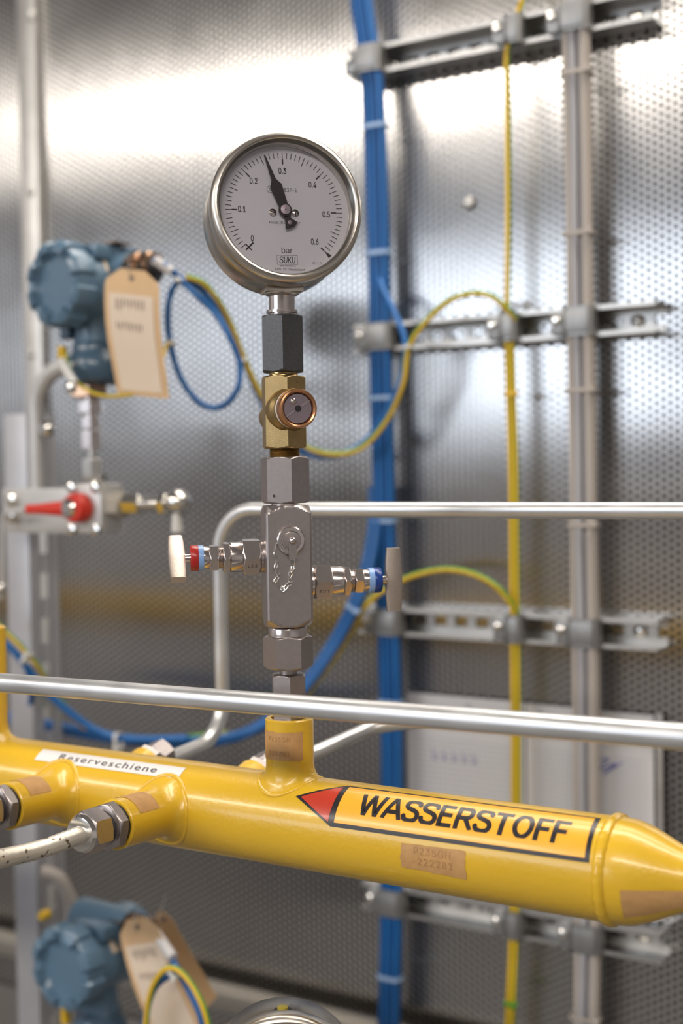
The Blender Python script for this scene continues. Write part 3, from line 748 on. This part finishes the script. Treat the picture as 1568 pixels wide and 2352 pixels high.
# ================================================================== second gauge at the bottom edge
q = P(652, 2488, .694)
g2 = dup(G1, (q.x, q.y, q.z-(1.674-zc(728))), PHI+radians(-6), 'top of a second stainless gauge case cut by the bottom edge')
for c in g2.children:
    if c.name.startswith('case'): c.data = c.data.copy(); c.data.materials[0] = M_gauged

# ================================================================== DIN RAILS, CLAMPS, CABLE RUNS
RY = 1.2435
RX0, RX1 = -.7420, -.4020
railz = [1.9310, 1.6425, 1.3360, 1.0330]
rlab = ['top slotted steel cable rail near the upper right corner', 'second slotted cable rail from the top, at gauge height', 'third slotted cable rail, level with the blue valve handle', 'lowest slotted cable rail, below the yellow pipe']
def make_rail(zz, label):
    t = thing('cable_rail', label, 'rail', (RX0, RY, zz), 0, 'slotted cable rails on the perforated wall')
    L_ = RX1-RX0
    # open channel: slotted back web, upper and lower flange, short inward lips at the front
    h, d, s_, lip = .0152, .0270, .0018, .0042
    for sg in (1, -1):
        pts = [(-.004, sg*h), (d, sg*h), (d, sg*(h-s_)), (-.004+s_, sg*(h-s_)), (-.004+s_, sg*(h-lip)), (-.004, sg*(h-lip))]
        b = B().loft([[(0, y, z_) for y, z_ in pts], [(L_, y, z_) for y, z_ in pts]])
        b.build('flange', M_din, t, smooth=20)
    b = B(); pitch = .0250; sl = .0150; n = int(L_/pitch); wh = h-.0052; d2 = d-s_/2
    for sg in (1, -1): b.box(L_, s_, h-.0052, T(L_/2, d2, sg*(h+.0052)/2))
    for i in range(n+2):
        x0 = max(0, i*pitch-(pitch-sl)/2); x1 = min(L_, i*pitch+(pitch-sl)/2)
        if x1 > x0: b.box(x1-x0, s_, .0106, T((x0+x1)/2, d2, 0))
    b.build('slotted_web', M_din, t, smooth=20)
    for x in (.0375, L_-.0275):
        B().lathe([(.0065, 0), (.0062, .002), (.0015, .0036)], T(x, d-s_, 0) @ AX['-y'], 20).build('mounting_screw', M_chr, t)
    return t
railz = [1.9420, 1.6426, 1.3325, 1.0235]
rails = [make_rail(z_, l_) for z_, l_ in zip(railz, rlab)]
def make_clamp(x, zz, w, dp, label, group):
    """saddle clamp: strap round the bundle, side screw block and pressure trough"""
    t = thing('cable_clamp', label, 'clamp', (x, RY-.001, zz), 0, group)
    wt = .0018
    # strap
    o_ = [(-w/2-wt, .004), (-w/2-wt, -dp-.002), (-w/2+.003, -dp-.005), (w/2-.003, -dp-.005), (w/2+wt, -dp-.002), (w/2+wt, .004)]
    i_ = [(w/2, .004), (w/2, -dp-.0015), (w/2-.0035, -dp-.0035), (-w/2+.0035, -dp-.0035), (-w/2, -dp-.0015), (-w/2, .004)]
    poly = o_+i_; n = len(poly)
    b = B(); b.loft([[(px, py, -.0145) for px, py in poly], [(px, py, .0145) for px, py in poly]])
    b.build('strap', M_clamp, t, smooth=20)
    sb = B().box(.013, .012, .024, T(-w/2-.0085, -.007, -.001), .0015).build('screw_block', M_clamp, t)
    B().lathe([(.0052, 0), (.0050, .003), (.0030, .0042), (.001, .0042)], T(-w/2-.0095, -.013, .002) @ AX['-y'], 20).build('clamp_screw', M_chr, sb)
    B().box(w*.9, .0016, .022, T(0, -dp-.0065, 0), .0006).build('pressure_plate', M_clamp, t)
    B().box(.006, .006, .034, T(-w/2-.004, -.001, 0), .001).build('foot', M_clamp, t)
    return t
def runx(kind, zz):
    # x of each vertical run at a given height
    tab = {'blue': [(2.10, -.735), (1.99, -.722), (1.93, -.712), (1.86, -.7085), (1.64, -.7065), (1.40, -.7045), (1.336, -.7010), (1.20, -.6995), (1.033, -.7020), (.95, -.7060), (.80, -.7120)],
           'yel': [(2.10, -.5200), (1.975, -.5290), (1.93, -.5500), (1.86, -.5505), (1.64, -.5540), (1.50, -.5520), (1.336, -.5515), (1.10, -.5530), (1.033, -.5560), (.80, -.5700)],
           'grey': [(2.10, -.4800), (1.93, -.4790), (1.64, -.4775), (1.336, -.4760), (1.033, -.4765), (.80, -.4830)]}[kind]
    for (a, x), (b_, y) in zip(tab, tab[1:]):
        if b_ <= zz <= a: return y+(x-y)*(zz-b_)/(a-b_)
    return tab[-1][1] if zz < tab[-1][0] else tab[0][1]
names = ['top', 'second', 'third', 'lowest']
for i, zz in enumerate(railz):
    make_clamp(runx('blue', zz), zz, .0265, .010, 'grey clamp holding the blue bundle on the %s rail' % names[i], 'clamps of the blue bundle')
    make_clamp(runx('yel', zz), zz, .0135, .008, 'small clamp holding the yellow-green cable on the %s rail' % names[i], 'clamps of the yellow-green cable')
    make_clamp(runx('grey', zz), zz, .0265, .010, 'grey clamp holding the grey cable bundle on the %s rail' % names[i], 'clamps of the grey bundle')
def vert_path(kind, dx, dy, z0=.80, z1=2.10, amp=.0004):
    pts = []; n = 44; ph = random.uniform(0, 6)
    for i in range(n+1):
        zz = z0+(z1-z0)*i/n
        pts.append((runx(kind, zz)+dx+amp*sin(zz*23+ph), RY-.007+dy+amp*cos(zz*19+ph), zz))
    return cr(pts, 2)
def tie(parent, c, w, d, mt, hz=.0045, tail=True, rotm=None):
    b = B(); M_ = Matrix.Translation(c) @ (rotm or Matrix.Identity(4))
    k = 20; pr = []
    for s_, g in ((hz/2, 0), (-hz/2, 0)): pass
    rings = []
    for zz, g in ((-hz/2, .0), (-hz/2, .0010), (hz/2, .0010), (hz/2, .0)):
        rg = []
        for j in range(k):
            a = 2*pi*j/k; ca_, sa = cos(a), sin(a); e = .45
            rg.append(((w/2+g)*math.copysign(abs(ca_)**e, ca_), (d/2+g)*math.copysign(abs(sa)**e, sa), zz))
        rings.append(rg)
    b.loft(rings, M_, False, False)
    if tail: b.box(.005, .0055, hz*1.2, M_ @ T(w/2, -d/2, 0), .0008)
    return b.build('cable_tie', mt, parent, world=True)
bb_ = thing('blue_cable_bundle', 'thick vertical bundle of blue cables', 'cables', (-.70, RY-.007, .80))
for i in range(4):
    for j in range(2):
        B().tube(vert_path('blue', -.0092+i*.0061, -.0030+j*.0060), .0031, 10).build('cable', M_bcab if (i+j) % 2 else M_bcab2, bb_, world=True, smooth=60)
for py in (287, 580, 914, 1196, 1612, 2243):
    px = 880 if py < 1200 else (905 if py < 2000 else 893); q = P(px, py, RY-.007)
    tie(bb_, (runx('blue', q.z), RY-.007, q.z), .0262, .0145, M_tieb, tail=False)
gb = thing('grey_cable_bundle', 'thick vertical bundle of grey and beige cables', 'cables', (-.477, RY-.007, .80))
for i, (dx, dy, r_, mt) in enumerate(((-.0095, -.002, .0037, M_ccab), (-.0030, -.0032, .0036, M_gcab), (.0015, .0030, .0036, M_gcab), (.0085, -.0015, .0048, M_ccab), (-.0085, .005, .003, M_gcab), (.0100, .0055, .003, M_ccab))):
    B().tube(vert_path('grey', dx, dy), r_, 10).build('cable', mt, gb, world=True, smooth=60)
for py in (165, 535, 896, 1205, 2335):
    q = P(1338, py, RY-.007); tie(gb, (runx('grey', q.z), RY-.007, q.z), .0290, .0160, M_ccab)
yb = thing('yellow_green_cable_run', 'vertical yellow-green earth cables between the blue and grey bundles', 'cables', (-.552, RY-.007, .80))
def yg(path, r, parent, off=None, seg=16):
    """yellow sheath with two green stripes as its own strip"""
    path = [Vector(p) for p in path]
    y_ = B().tube(path, r, seg).build('yellow_sheath', M_ycab, parent, world=True, smooth=60)
    b = B(); n = len(path)
    for sgn in (0, 1):
        rings = []; u = None
        for i in range(n):
            tt = (path[min(i+1, n-1)]-path[max(i-1, 0)]).normalized()
            if u is None: u = tt.cross(Vector((0, 1, 0))); u = u.normalized() if u.length > .1 else Vector((0, 0, 1))
            u = (u-tt*u.dot(tt)).normalized(); w_ = tt.cross(u)
            rings.append([path[i]+(u*cos(a)+w_*sin(a))*(r*1.025) for a in [radians(g+180*sgn) for g in (-42, -21, 0, 21, 42)]])
        b.loft(rings, None, False, False, close=False)
    b.build('green_stripe', M_gstripe, y_, world=True, smooth=60, flip=False)
yg(vert_path('yel', -.0026, 0), .0030, yb)
yg(vert_path('yel', .0026, .001, .80, 1.64), .0026, yb); yg(vert_path('yel', -.0002, .0045, .80, 1.32), .0026, yb)
for py in (905, 2305):
    q = P(1178, py, RY-.007); tie(yb, (runx('yel', q.z), RY-.007, q.z), .0115, .0085, M_ycab if py < 1000 else M_gstripe)

# ================================================================== loose cables
def pp(L_): return [P(a, b_, y) for a, b_, y in L_]
def cable(name, label, L_, r, mt, group=None):
    return B().tube(cr(pp(L_), 8), r, 12).build(name, mt, label=label, cat='cable', group=group, smooth=60)
# branch to the upper transmitter: blue (two strands) + yellow-green, one harness tied together
h1 = thing('cable_branch', 'blue and yellow-green cables looping from the wall to the upper transmitter', 'cables', P(700, 1040, 1.2))
B().tube(cr(pp([(872, 560, 1.243), (872, 640, 1.233), (905, 715, 1.215), (930, 785, 1.205), (922, 870, 1.2), (880, 960, 1.2), (830, 1020, 1.2), (770, 1046, 1.19), (700, 1040, 1.17), (640, 985, 1.14), (590, 900, 1.12), (548, 800, 1.10), (505, 720, 1.08), (460, 665, 1.05), (415, 640, 1.02), (385, 615, 1.00), (352, 594, .99)]), 8), .0033, 12).build('blue_cable', M_bcab, h1, world=True, smooth=60)
B().tube(cr(pp([(412, 640, 1.015), (445, 672, 1.02), (490, 715, 1.035), (525, 770, 1.04), (549, 830, 1.05), (548, 885, 1.05), (525, 922, 1.05), (490, 937, 1.05), (450, 918, 1.04), (415, 868, 1.03), (393, 800, 1.02), (385, 730, 1.02), (392, 675, 1.02), (412, 645, 1.02), (440, 645, 1.03), (478, 672, 1.04)]), 8), .0030, 12).build('blue_cable', M_bcab, h1, world=True, smooth=60)
yg(cr(pp([(1183, 735, 1.235), (1165, 712, 1.225), (1130, 682, 1.215), (1085, 674, 1.21), (1030, 692, 1.205), (975, 742, 1.2), (938, 800, 1.2), (925, 880, 1.2), (888, 965, 1.2), (835, 1025, 1.195), (775, 1043, 1.185), (705, 1028, 1.165), (645, 970, 1.135), (596, 900, 1.115), (560, 822, 1.095), (530, 745, 1.075), (500, 690, 1.05), (465, 650, 1.03), (428, 636, 1.015)]), 8), .0029, h1)
for (a, b_, y, rot_) in ((933, 798, 1.2, 0), (556, 832, 1.095, -20), (410, 637, 1.015, 50), (392, 790, 1.02, 0)):
    tie(h1, P(a, b_, y), .0085 if a != 392 else .0070, .0085, M_tie, .0034, rotm=R(rot_, 'Y'))
B().tube(pp([(353, 596, .99), (392, 623, 1.003)]), .0048, 12).build('marker_sleeve', M_white, h1, world=True, label='white marker sleeve')
# short earth wires at the upper transmitter
he = thing('earth_wire', 'thin yellow-green earth wire hanging below the upper transmitter', 'cable', P(160, 830, 1.0))
yg(cr(pp([(150, 812, .97), (158, 845, .965), (180, 880, .965), (215, 903, .965), (262, 910, .97), (320, 900, .98), (360, 860, .99), (380, 800, 1.01), (392, 780, 1.02)]), 8), .0018, he, seg=10)
B().tube(cr(pp([(142, 828, .965), (152, 850, .96), (172, 880, .96)]), 6), .0042, 12).build('cable_lug', M_tie, he, world=True)
B().lathe([(.006, 0), (.006, .004), (.003, .006)], T(*P(166, 890, .958)) @ AX['-y'], 16).build('lug_nut', M_chr, he, world=True)
# blue branch falling to the lower left behind the column
h2 = thing('cable_branch', 'blue cables slanting down behind the column to the lower left', 'cables', P(480, 1700, 1.1))
for dx, dy in ((-7, 0), (8, 2)):
    L_ = [(862+dx, 1120, 1.243), (860+dx, 1210, 1.230), (842+dx, 1310, 1.215), (808+dx, 1400, 1.20), (760+dx, 1490, 1.19), (700+dx, 1575, 1.17), (630+dx, 1645+dy, 1.15), (550, 1686+dy*3, 1.13), (460, 1700+dy*3, 1.11), (360, 1702+dy*3, 1.105), (250, 1690+dy*4, 1.105), (130, 1666+dy*5, 1.105), (30, 1646+dy*5, 1.105), (-60, 1630+dy*5, 1.105)]
    B().tube(cr(pp(L_), 8), .0047, 12).build('blue_cable', M_bcab2, h2, world=True, smooth=60)
B().tube(cr(pp([(-30, 1425, 1.0), (0, 1462, 1.0), (45, 1510, 1.01), (95, 1575, 1.03), (150, 1628, 1.05), (210, 1672, 1.07), (270, 1694, 1.085), (340, 1698, 1.09), (430, 1696, 1.10)]), 8), .0040, 12).build('blue_cable', M_bcab, h2, world=True, smooth=60)
B().tube(cr(pp([(62, 1535, 1.015), (72, 1580, 1.03), (68, 1625, 1.05), (52, 1655, 1.08)]), 8), .0032, 12).build('blue_cable', M_bcab2, h2, world=True, smooth=60)
yg(cr(pp([(-30, 1410, .995), (10, 1448, .998), (50, 1487, 1.005), (90, 1535, 1.02), (130, 1595, 1.06), (190, 1668, 1.10), (270, 1700, 1.125), (400, 1697, 1.14), (520, 1682, 1.16)]), 8), .0028, h2)
for (a, b_, y, rot_, w_) in ((62, 1512, 1.005, -45, .012), (50, 1652, 1.085, 80, .016), (272, 1702, 1.08, 85, .016), (812, 1396, 1.20, 28, .016)):
    tie(h2, P(a, b_, y), w_, .010, M_tie if a != 812 else M_tieb, .0042, rotm=R(rot_, 'Y'))
h3 = thing('earth_cable', 'yellow cable arching behind the blue valve handle', 'cable', P(1020, 1306, 1.22))
yg(cr(pp([(1184, 1420, 1.236), (1176, 1392, 1.23), (1140, 1348, 1.222), (1085, 1318, 1.218), (1020, 1308, 1.215), (950, 1322, 1.212), (890, 1350, 1.21), (845, 1385, 1.208), (815, 1430, 1.21), (775, 1500, 1.21), (700, 1600, 1.19)]), 8), .0031, h3)

# ================================================================== TRANSMITTERS
def make_transmitter(loc, label, rotz=0, gz=.012, gx=-.010):
    t = thing('pressure_transmitter', label, 'transmitter', loc, rotz, 'blue-grey pressure transmitters')
    A = AX['-y']
    b = B().lathe([(.030, -.044), (.036, -.040), (.0370, -.030), (.0370, .032), (.036, .036)], A, 56)
    b.lathe([(.024, 0), (.021, .022), (.0200, .040), (.0215, .058)], AX['-z'], 40)
    b.lathe([(.0215, -.01), (.0215, .040), (.0195, .052), (.019, .060)], T(gx, .010, gz) @ AX['x'], 40)
    b.box(.05, .060, .016, T(.010, .004, .032), .005)
    b.build('housing', M_trans, t)
    # screw cover with lugs
    n = 96; rings = []
    def lug(a): 
        u = (a*8/(2*pi)) % 1; return 1 if .18 < u < .82 else 0
    for (r_, h_, k) in ((.0385, .030, 0), (.0400, .031, 1), (.0400, .046, 1), (.0385, .0520, 1)):
        rings.append([((r_+.0034*lug(2*pi*q/n)*k)*cos(2*pi*q/n), (r_+.0034*lug(2*pi*q/n)*k)*sin(2*pi*q/n), h_) for q in range(n)])
    for (r_, h_, dh) in ((.0355, .0535, .0060), (.0310, .0535, .0060), (.0290, .0515, 0)):
        rings.append([(r_*cos(2*pi*q/n), r_*sin(2*pi*q/n), h_-.003+dh*lug(2*pi*q/n)) for q in range(n)])
    rings.append([(.0270*cos(2*pi*q/n), .0270*sin(2*pi*q/n), .0460) for q in range(n)])
    cv = B().loft(rings, A).build('front_cover', M_trans, t, smooth=40)
    B().lathe([(.036, .034), (.0400, .036), (.0400, .050), (.034, .054)], T(0, 0, 0) @ AX['y'], 56).build('rear_cover', M_trans, t)
    lab = B(); 
    for j in range(9): pass
    vs = []; fs = []
    for j in range(9):
        a = radians(18+52*j/8)
        for y in (-.014, .016): vs.append((.0377*cos(a), y, .0377*sin(a)))
    fs = [(2*j, 2*j+1, 2*j+3, 2*j+2) for j in range(8)]
    nl = B().faces(vs, fs).build('rating_plate', M_cardw, t, flip=False)
    B().box(.060, .022, .0012, T(.012, .004, .0412)).build('name_plate', M_gland, t, label='brownish metal name plate')
    # sensor module
    B().lathe([(.0205, -.054), (.0235, -.058), (.0235, -.064), (.0275, -.070), (.0300, -.078), (.0300, -.086), (.0270, -.094), (.020, -.098)], None, 48).build('sensor_module', M_transd, t)
    B().lathe([(.0030, 0), (.0030, .003)], T(0, -.029, -.079) @ AX['-y'], 16).build('module_screw', M_chr, t)
    # cable gland
    G = T(gx, .010, gz+.002) @ AX['x']
    gl = B().lathe([(.0130, .050), (.0140, .054), (.0140, .060)], G, 32).prism(6, .0150, .012, G @ T(0, 0, .060), rot=10).lathe([(.0130, .070), (.0130, .078)], G, 32).prism(6, .0140, .012, G @ T(0, 0, .078), rot=25).build('cable_gland', M_gland, t, label='copper-brown metal cable gland')
    B().lathe([(.0100, .090), (.0090, .0945), (.004, .096)], G, 32).build('gland_seal', M_blk, gl)
    # earth terminal
    B().box(.014, .012, .016, T(-.020, -.018, -.044), .002).build('earth_terminal', M_transd, t)
    B().lathe([(.0050, 0), (.0052, .014), (.0042, .016)], T(-.030, -.018, -.058) @ AX['-z'], 20).build('yellow_plug', M_ycab, t, label='yellow cap plug')
    return t
TL = P(216, 662, 1.007); TR1 = make_transmitter(TL, 'upper blue-grey pressure transmitter left of the gauge', radians(-8))
TL2 = P(224, 2190, 1.007); TR2 = make_transmitter(TL2, 'lower blue-grey pressure transmitter at the bottom left corner', radians(-3), .029, -.022)
def card(name, label, quad, bend=.006, holes=True, strips=True):
    """buff hang tag: four corners tl tr br bl in space, clipped top corners, slightly curved, with pasted paper"""
    tl, tr, br, bl = [Vector(q) for q in quad]
    t = thing(name, label, 'tag', (tl+tr)/2)
    nrm = (tr-tl).cross(bl-tl).normalized()
    if nrm.y > 0: nrm = -nrm
    def pt(u, v, off): 
        p_ = (tl*(1-u)+tr*u)*(1-v)+(bl*(1-u)+br*u)*v
        return p_+nrm*(off+bend*sin(v*pi*1.3)*(1-.4*u))
    nu, nv = 10, 22
    def sheet(u0, u1, v0, v1, off, clip=False, th=.0006):
        rows = []
        for j in range(nv+1):
            v = v0+(v1-v0)*j/nv; e = 0
            if clip: e = max(0, .28*(1-v/.10)) if v < .10 else 0
            rows.append([(u0+e+(u1-u0-2*e)*i/nu, v) for i in range(nu+1)])
        vs = [pt(u, v, off) for r_ in rows for u, v in r_]+[pt(u, v, off-th) for r_ in rows for u, v in r_]
        n = nu+1; N_ = n*(nv+1); fs = []
        for j in range(nv):
            for i in range(nu):
                fs.append((j*n+i, j*n+i+1, (j+1)*n+i+1, (j+1)*n+i)); fs.append((N_+j*n+i, N_+(j+1)*n+i, N_+(j+1)*n+i+1, N_+j*n+i+1))
        for j in range(nv):
            fs.append((j*n, (j+1)*n, N_+(j+1)*n, N_+j*n)); fs.append((j*n+nu, N_+j*n+nu, N_+(j+1)*n+nu, (j+1)*n+nu))
        for i in range(nu):
            fs.append((i, N_+i, N_+i+1, i+1)); fs.append((nv*n+i, nv*n+i+1, N_+nv*n+i+1, N_+nv*n+i))
        return B().faces(vs, fs)
    c = sheet(0, 1, 0, 1, 0, True).build('card', M_card, t, world=True, smooth=40)
    if strips:
        s_ = sheet(.10, .90, .20, .96, .0008, False, .0003).build('pasted_paper', M_cardw, t, world=True, smooth=40)
        b = B()
        for (v0, v1, cols) in ((.235, .33, 9), (.42, .50, 8)):
            for k in range(cols):
                u0 = .22+k*.062; vv = v1-random.uniform(0, .04); a = pt(u0, v0+random.uniform(0, .015), .0012); b1 = pt(u0+.022, v0, .0012); c1 = pt(u0+.026, vv, .0012); d1 = pt(u0+.004, vv, .0012)
                b.faces([a, b1, c1, d1], [(0, 1, 2, 3)])
        b.build('faded_print', M_smudge, s_, world=True, flip=False)
    h = pt(.5, .07, .0009)
    B().lathe([(.0030, 0), (.0030, .0004)], Matrix.Translation(h) @ nrm.to_track_quat('Z', 'Y').to_matrix().to_4x4(), 20).build('eyelet', M_smudge, t, world=True)
    B().tube(cr([h, h+Vector((.0, -.003, .010)), h+Vector((.002, .004, .024))], 6), .0006, 8).build('tag_wire', M_chr, t, world=True)
    return t
card('hang_tag', 'buff card tag hanging from the upper transmitter', [P(243, 612, .968), P(366, 626, .968), P(383, 916, .972), P(262, 905, .972)])
card('hang_tag', 'tilted buff card tag in front of the lower transmitter gland', [P(268, 2118, .966), P(352, 2100, .97), P(480, 2400, .965), P(352, 2400, .960)], .004)
card('hang_tag', 'second buff tag behind, hanging aslant at the lower transmitter', [P(350, 2096, 1.00), P(386, 2094, 1.005), P(497, 2290, 1.03), P(462, 2330, 1.02)], .002, strips=False)
# impulse fittings below the upper transmitter
TF = P(213, 1102, 1.007)
fs_ = thing('fitting_stack', 'slim stack of steel fittings under the upper transmitter', 'fitting', (TF.x, TL.y, TF.z))
zf = lambda py: (1102-py)/2.24/1000
B().prism(6, .0150, zf(858)-zf(885), T(0, 0, zf(885)), rot=10).build('flange_nut', M_chr, fs_)
B().prism(6, .0175, zf(885)-zf(915), T(-.002, 0, zf(915)), rot=10).build('adapter_body', M_gland, fs_)
B().lathe([(.008, zf(925)), (.008, zf(912))]).prism(6, .0110, zf(922)-zf(950), T(0, 0, zf(950)), rot=5).build('upper_nut', M_steelb, fs_)
B().lathe([(.0065, zf(962)), (.0065, zf(948))]).prism(6, .0090, zf(958)-zf(985), T(0, 0, zf(985)), rot=5).build('middle_nut', M_steelb, fs_)
B().prism(6, .0095, zf(988)-zf(1032), T(0, 0, zf(1032)), rot=5).build('long_nut', M_steelb, fs_)
B().lathe([(.0042, zf(1056)), (.0042, zf(1030))], None, 20).build('tube_end', M_chr, fs_)
B().prism(6, .0095, zf(1054)-zf(1100), T(0, 0, zf(1100)), rot=5).build('lower_nut', M_chr, fs_)
# isolation valve with red lever
QV = P(203, 1168, .985)
iv = thing('isolation_valve', 'steel isolation valve with red lever handle', 'valve', QV)
B().box(.042, .034, .050, T(0, .012, 0), .004).build('valve_body', M_grey, iv)
for sx in (-1, 1):
    for sz in (-1, 1): B().lathe([(.005, 0), (.005, .004), (.002, .005)], T(sx*.016, -.005, sz*.021) @ AX['-y'], 16).build('body_screw', M_chr, iv)
B().lathe([(.010, 0), (.012, .006), (.012, .012)], T(.0, .010, .022), 24).build('top_collar', M_chr, iv)
B().lathe([(.0125, .002), (.0150, .006), (.0150, .016), (.013, .020)], T(-.004, 0, .001) @ AX['-y'], 32).build('lever_hub', M_redh, iv)
rr = []
for i in range(11):
    u = i/10; x = -.010-.062*u; r_ = .0088-.0050*u if u < .9 else .0048
    rr.append([(x, -.013-r_*.6*cos(2*pi*k/16), .0005-.001*u+r_*sin(2*pi*k/16)) for k in range(16)])
B().loft(rr).build('lever', M_redh, iv, label='red lever')
B().lathe([(.0095, .016), (.0095, .022), (.006, .025)], T(-.007, 0, .001) @ AX['-y'], 24).build('lever_nut', M_chr, iv)
vb = thing('vent_branch', 'row of chrome vent fittings with ball end right of the red lever', 'fitting', (QV.x+.021, QV.y+.012, QV.z+.003))
B().prism(6, .0120, .016, AX['x'], rot=0).build('first_nut', M_bar, vb)
B().prism(6, .0090, .022, T(.016, 0, .001) @ AX['x'], rot=20).build('second_nut', M_chr, vb)
B().lathe([(.0065, .036), (.0072, .040), (.0072, .066)], T(0, 0, .001) @ AX['x'], 24).build('sleeve', M_chr, vb)
B().prism(6, .0095, .008, T(.064, 0, .001) @ AX['x'], rot=20).build('third_nut', M_chr, vb)
B().sphere(.0125, T(.084, 0, .003)).build('ball_end', M_chr, vb)
B().lathe([(.0050, -.026), (.0056, -.024), (.0040, -.008)], T(.082, 0, 0), 24).build('hanging_cap', M_tie, vb)
# mounting plate, strut, bracket tube
pa, pb = P(10, 1122, 1.02), P(232, 1226, 1.02)
mp_ = thing('mounting_plate', 'flat grey steel plate behind the red lever', 'bracket', ((pa.x+pb.x)/2, 1.02, pb.z))
hgt = pa.z-pb.z
B().box(pb.x-pa.x, .006, hgt, T(0, 0, hgt/2), .001).build('plate', M_grey, mp_)
for zz in (.018, hgt-.012): B().lathe([(.0075, 0), (.0075, .004), (.004, .006)], T(pa.x-mp_.location.x+.016, -.003, zz) @ AX['-y'], 20).build('bolt', M_chr, mp_)
sa, sb_ = P(10, 953, 1.045), P(62, 953, 1.045)
w_ = sb_.x-sa.x
stt = thing('support_strut', 'pale grey vertical steel strut at the left edge', 'strut', ((sa.x+sb_.x)/2, 1.045, .70))
B().box(w_, .004, sa.z-.70, T(0, 0, (sa.z-.70)/2), .001).build('front_flange', M_greyb, stt)
sd = B()
ph_ = 0
xx = w_/2
nseg = int((sa.z-.70)/.05)
sd.box(.002, .012, sa.z-.70, T(xx, .008, (sa.z-.70)/2)); sd.box(.002, .012, sa.z-.70, T(xx, .036, (sa.z-.70)/2))
for i in range(nseg+1): sd.box(.002, .018, .022, T(xx, .022, i*.05))
sd.build('slotted_side', M_greyb, stt)
tube1('bracket_tube', 'bent grey bracket tube under the upper transmitter', [P(195, 842, 1.03), P(82, 842, 1.03), P(88, 1130, 1.03)], .0092, M_grey, .045, cat='bracket')
t = thing('clamp_bolt', 'chrome bolt head on the bent grey bracket tube', 'bolt', P(112, 985, 1.02))
B().lathe([(.006, 0), (.0095, .002), (.0095, .008), (.006, .011)], AX['-y'], 20).build('bolt_head', M_chr, t)
tube1('thin_tube', 'thin grey tube bending down beside the strut at the left edge', [P(58, 1173, 1.0), P(6, 1178, 1.0), P(6, 1352, 1.0)], .0026, M_grey, .012)
t = thing('chrome_knob', 'small chrome knob cut by the left edge above the yellow cable', 'knob', P(2, 1352, .99)); B().sphere(.0065).lathe([(.003, -.012), (.003, 0)]).build('knob_head', M_chr, t)
tube1('bracket_tube', 'bent grey bracket tube behind the lower transmitter', [P(95, 2003, 1.03), P(135, 2010, 1.04), P(165, 2075, 1.05), P(160, 2360, 1.05)], .0075, M_ccab, .02, cat='bracket')
B().lathe([(.0052, 0), (.0052, .009), (.004, .011)], T(*P(110, 2098, .985)) @ AX['-y'], 20).build('yellow_plug', M_ycab, TR2, world=True, label='yellow cap plug')
# lower transmitter cables
h4 = thing('cable_branch', 'short blue and yellow cable arch below the lower transmitter gland', 'cables', P(400, 2250, .95))
B().tube(cr(pp([(345, 2128, .985), (368, 2165, .975), (395, 2205, .965), (412, 2235, .96), (442, 2290, .955), (468, 2352, .95), (485, 2420, .95)]), 8), .0034, 12).build('blue_cable', M_bcab, h4, world=True, smooth=60)
B().tube(cr(pp([(328, 2430, .94), (330, 2370, .94), (338, 2315, .94), (355, 2270, .94), (385, 2243, .943), (412, 2240, .947), (440, 2275, .945), (462, 2340, .94), (478, 2420, .94)]), 8), .0032, 12).build('blue_cable', M_bcab2, h4, world=True, smooth=60)
yg(cr(pp([(332, 2410, .935), (337, 2330, .935), (350, 2268, .935), (378, 2228, .935), (408, 2228, .937), (440, 2262, .937), (468, 2318, .935), (488, 2400, .935)]), 8), .0028, h4)
B().tube(pp([(357, 2142, .975), (397, 2200, .962)]), .0052, 12).build('marker_sleeve', M_white, h4, world=True, label='white marker sleeve')
tie(h4, P(400, 2233, .94), .010, .010, M_tie, .004, rotm=R(40, 'Y'))

# ================================================================== document on the wall
da, db = P(935, 1590, 1.262), P(1500, 1642, 1.262)
wdt = db.x-da.x; hd_ = .205
ds = thing('wall_document', 'white gridded paper sheets pinned to the wall behind the cables', 'paper', (da.x, 1.262, da.z-hd_))
cols_ = [(0, .140), (.142, .205), (.207, wdt)]
for k, (x0, x1) in enumerate(cols_):
    pg = B().box(x1-x0, .0010, hd_, T((x0+x1)/2, 0, hd_/2-(.001*k))).build('paper_page', M_paper, ds)
    gr = B()
    for i in range(26): gr.box(x1-x0-.014, .0002, .0007, T((x0+x1)/2, -.0007, hd_-.048-i*.0058))
    for i in range(int((x1-x0-.014)/.006)): gr.box(.0003, .0002, .145, T(x0+.007+i*.006, -.0007, hd_-.048-.0725))
    gr.build('printed_grid', M_pink, pg)
B().lathe([(.0035, 0), (.0035, .0004)], T(.221, -.0006, hd_-.008) @ AX['-y'], 16).build('orange_mark', M_porg, ds)
for x in (.075, .158): B().lathe([(.0030, 0), (.0030, .0004)], T(x, -.0006, hd_-.010) @ AX['-y'], 16).build('grey_mark', M_pink, ds)
for k in range(5): B().tube(cr([(.030+k*.012, -.001, hd_-.060), (.034+k*.012, -.001, hd_-.066), (.031+k*.012, -.001, hd_-.071), (.037+k*.012, -.001, hd_-.068)], 4), .0004, 6).build('pen_mark', M_pblue, ds)
B().tube(cr([(.215, -.001, hd_-.056), (.232, -.001, hd_-.050), (.222, -.001, hd_-.062), (.240, -.001, hd_-.054), (.226, -.001, hd_-.066), (.247, -.001, hd_-.052)], 6), .0006, 6).build('pen_mark', M_pblue, ds)
B().box(.007, .002, hd_, T(wdt+.006, 0, hd_/2)).build('holder_edge', M_strip, ds)
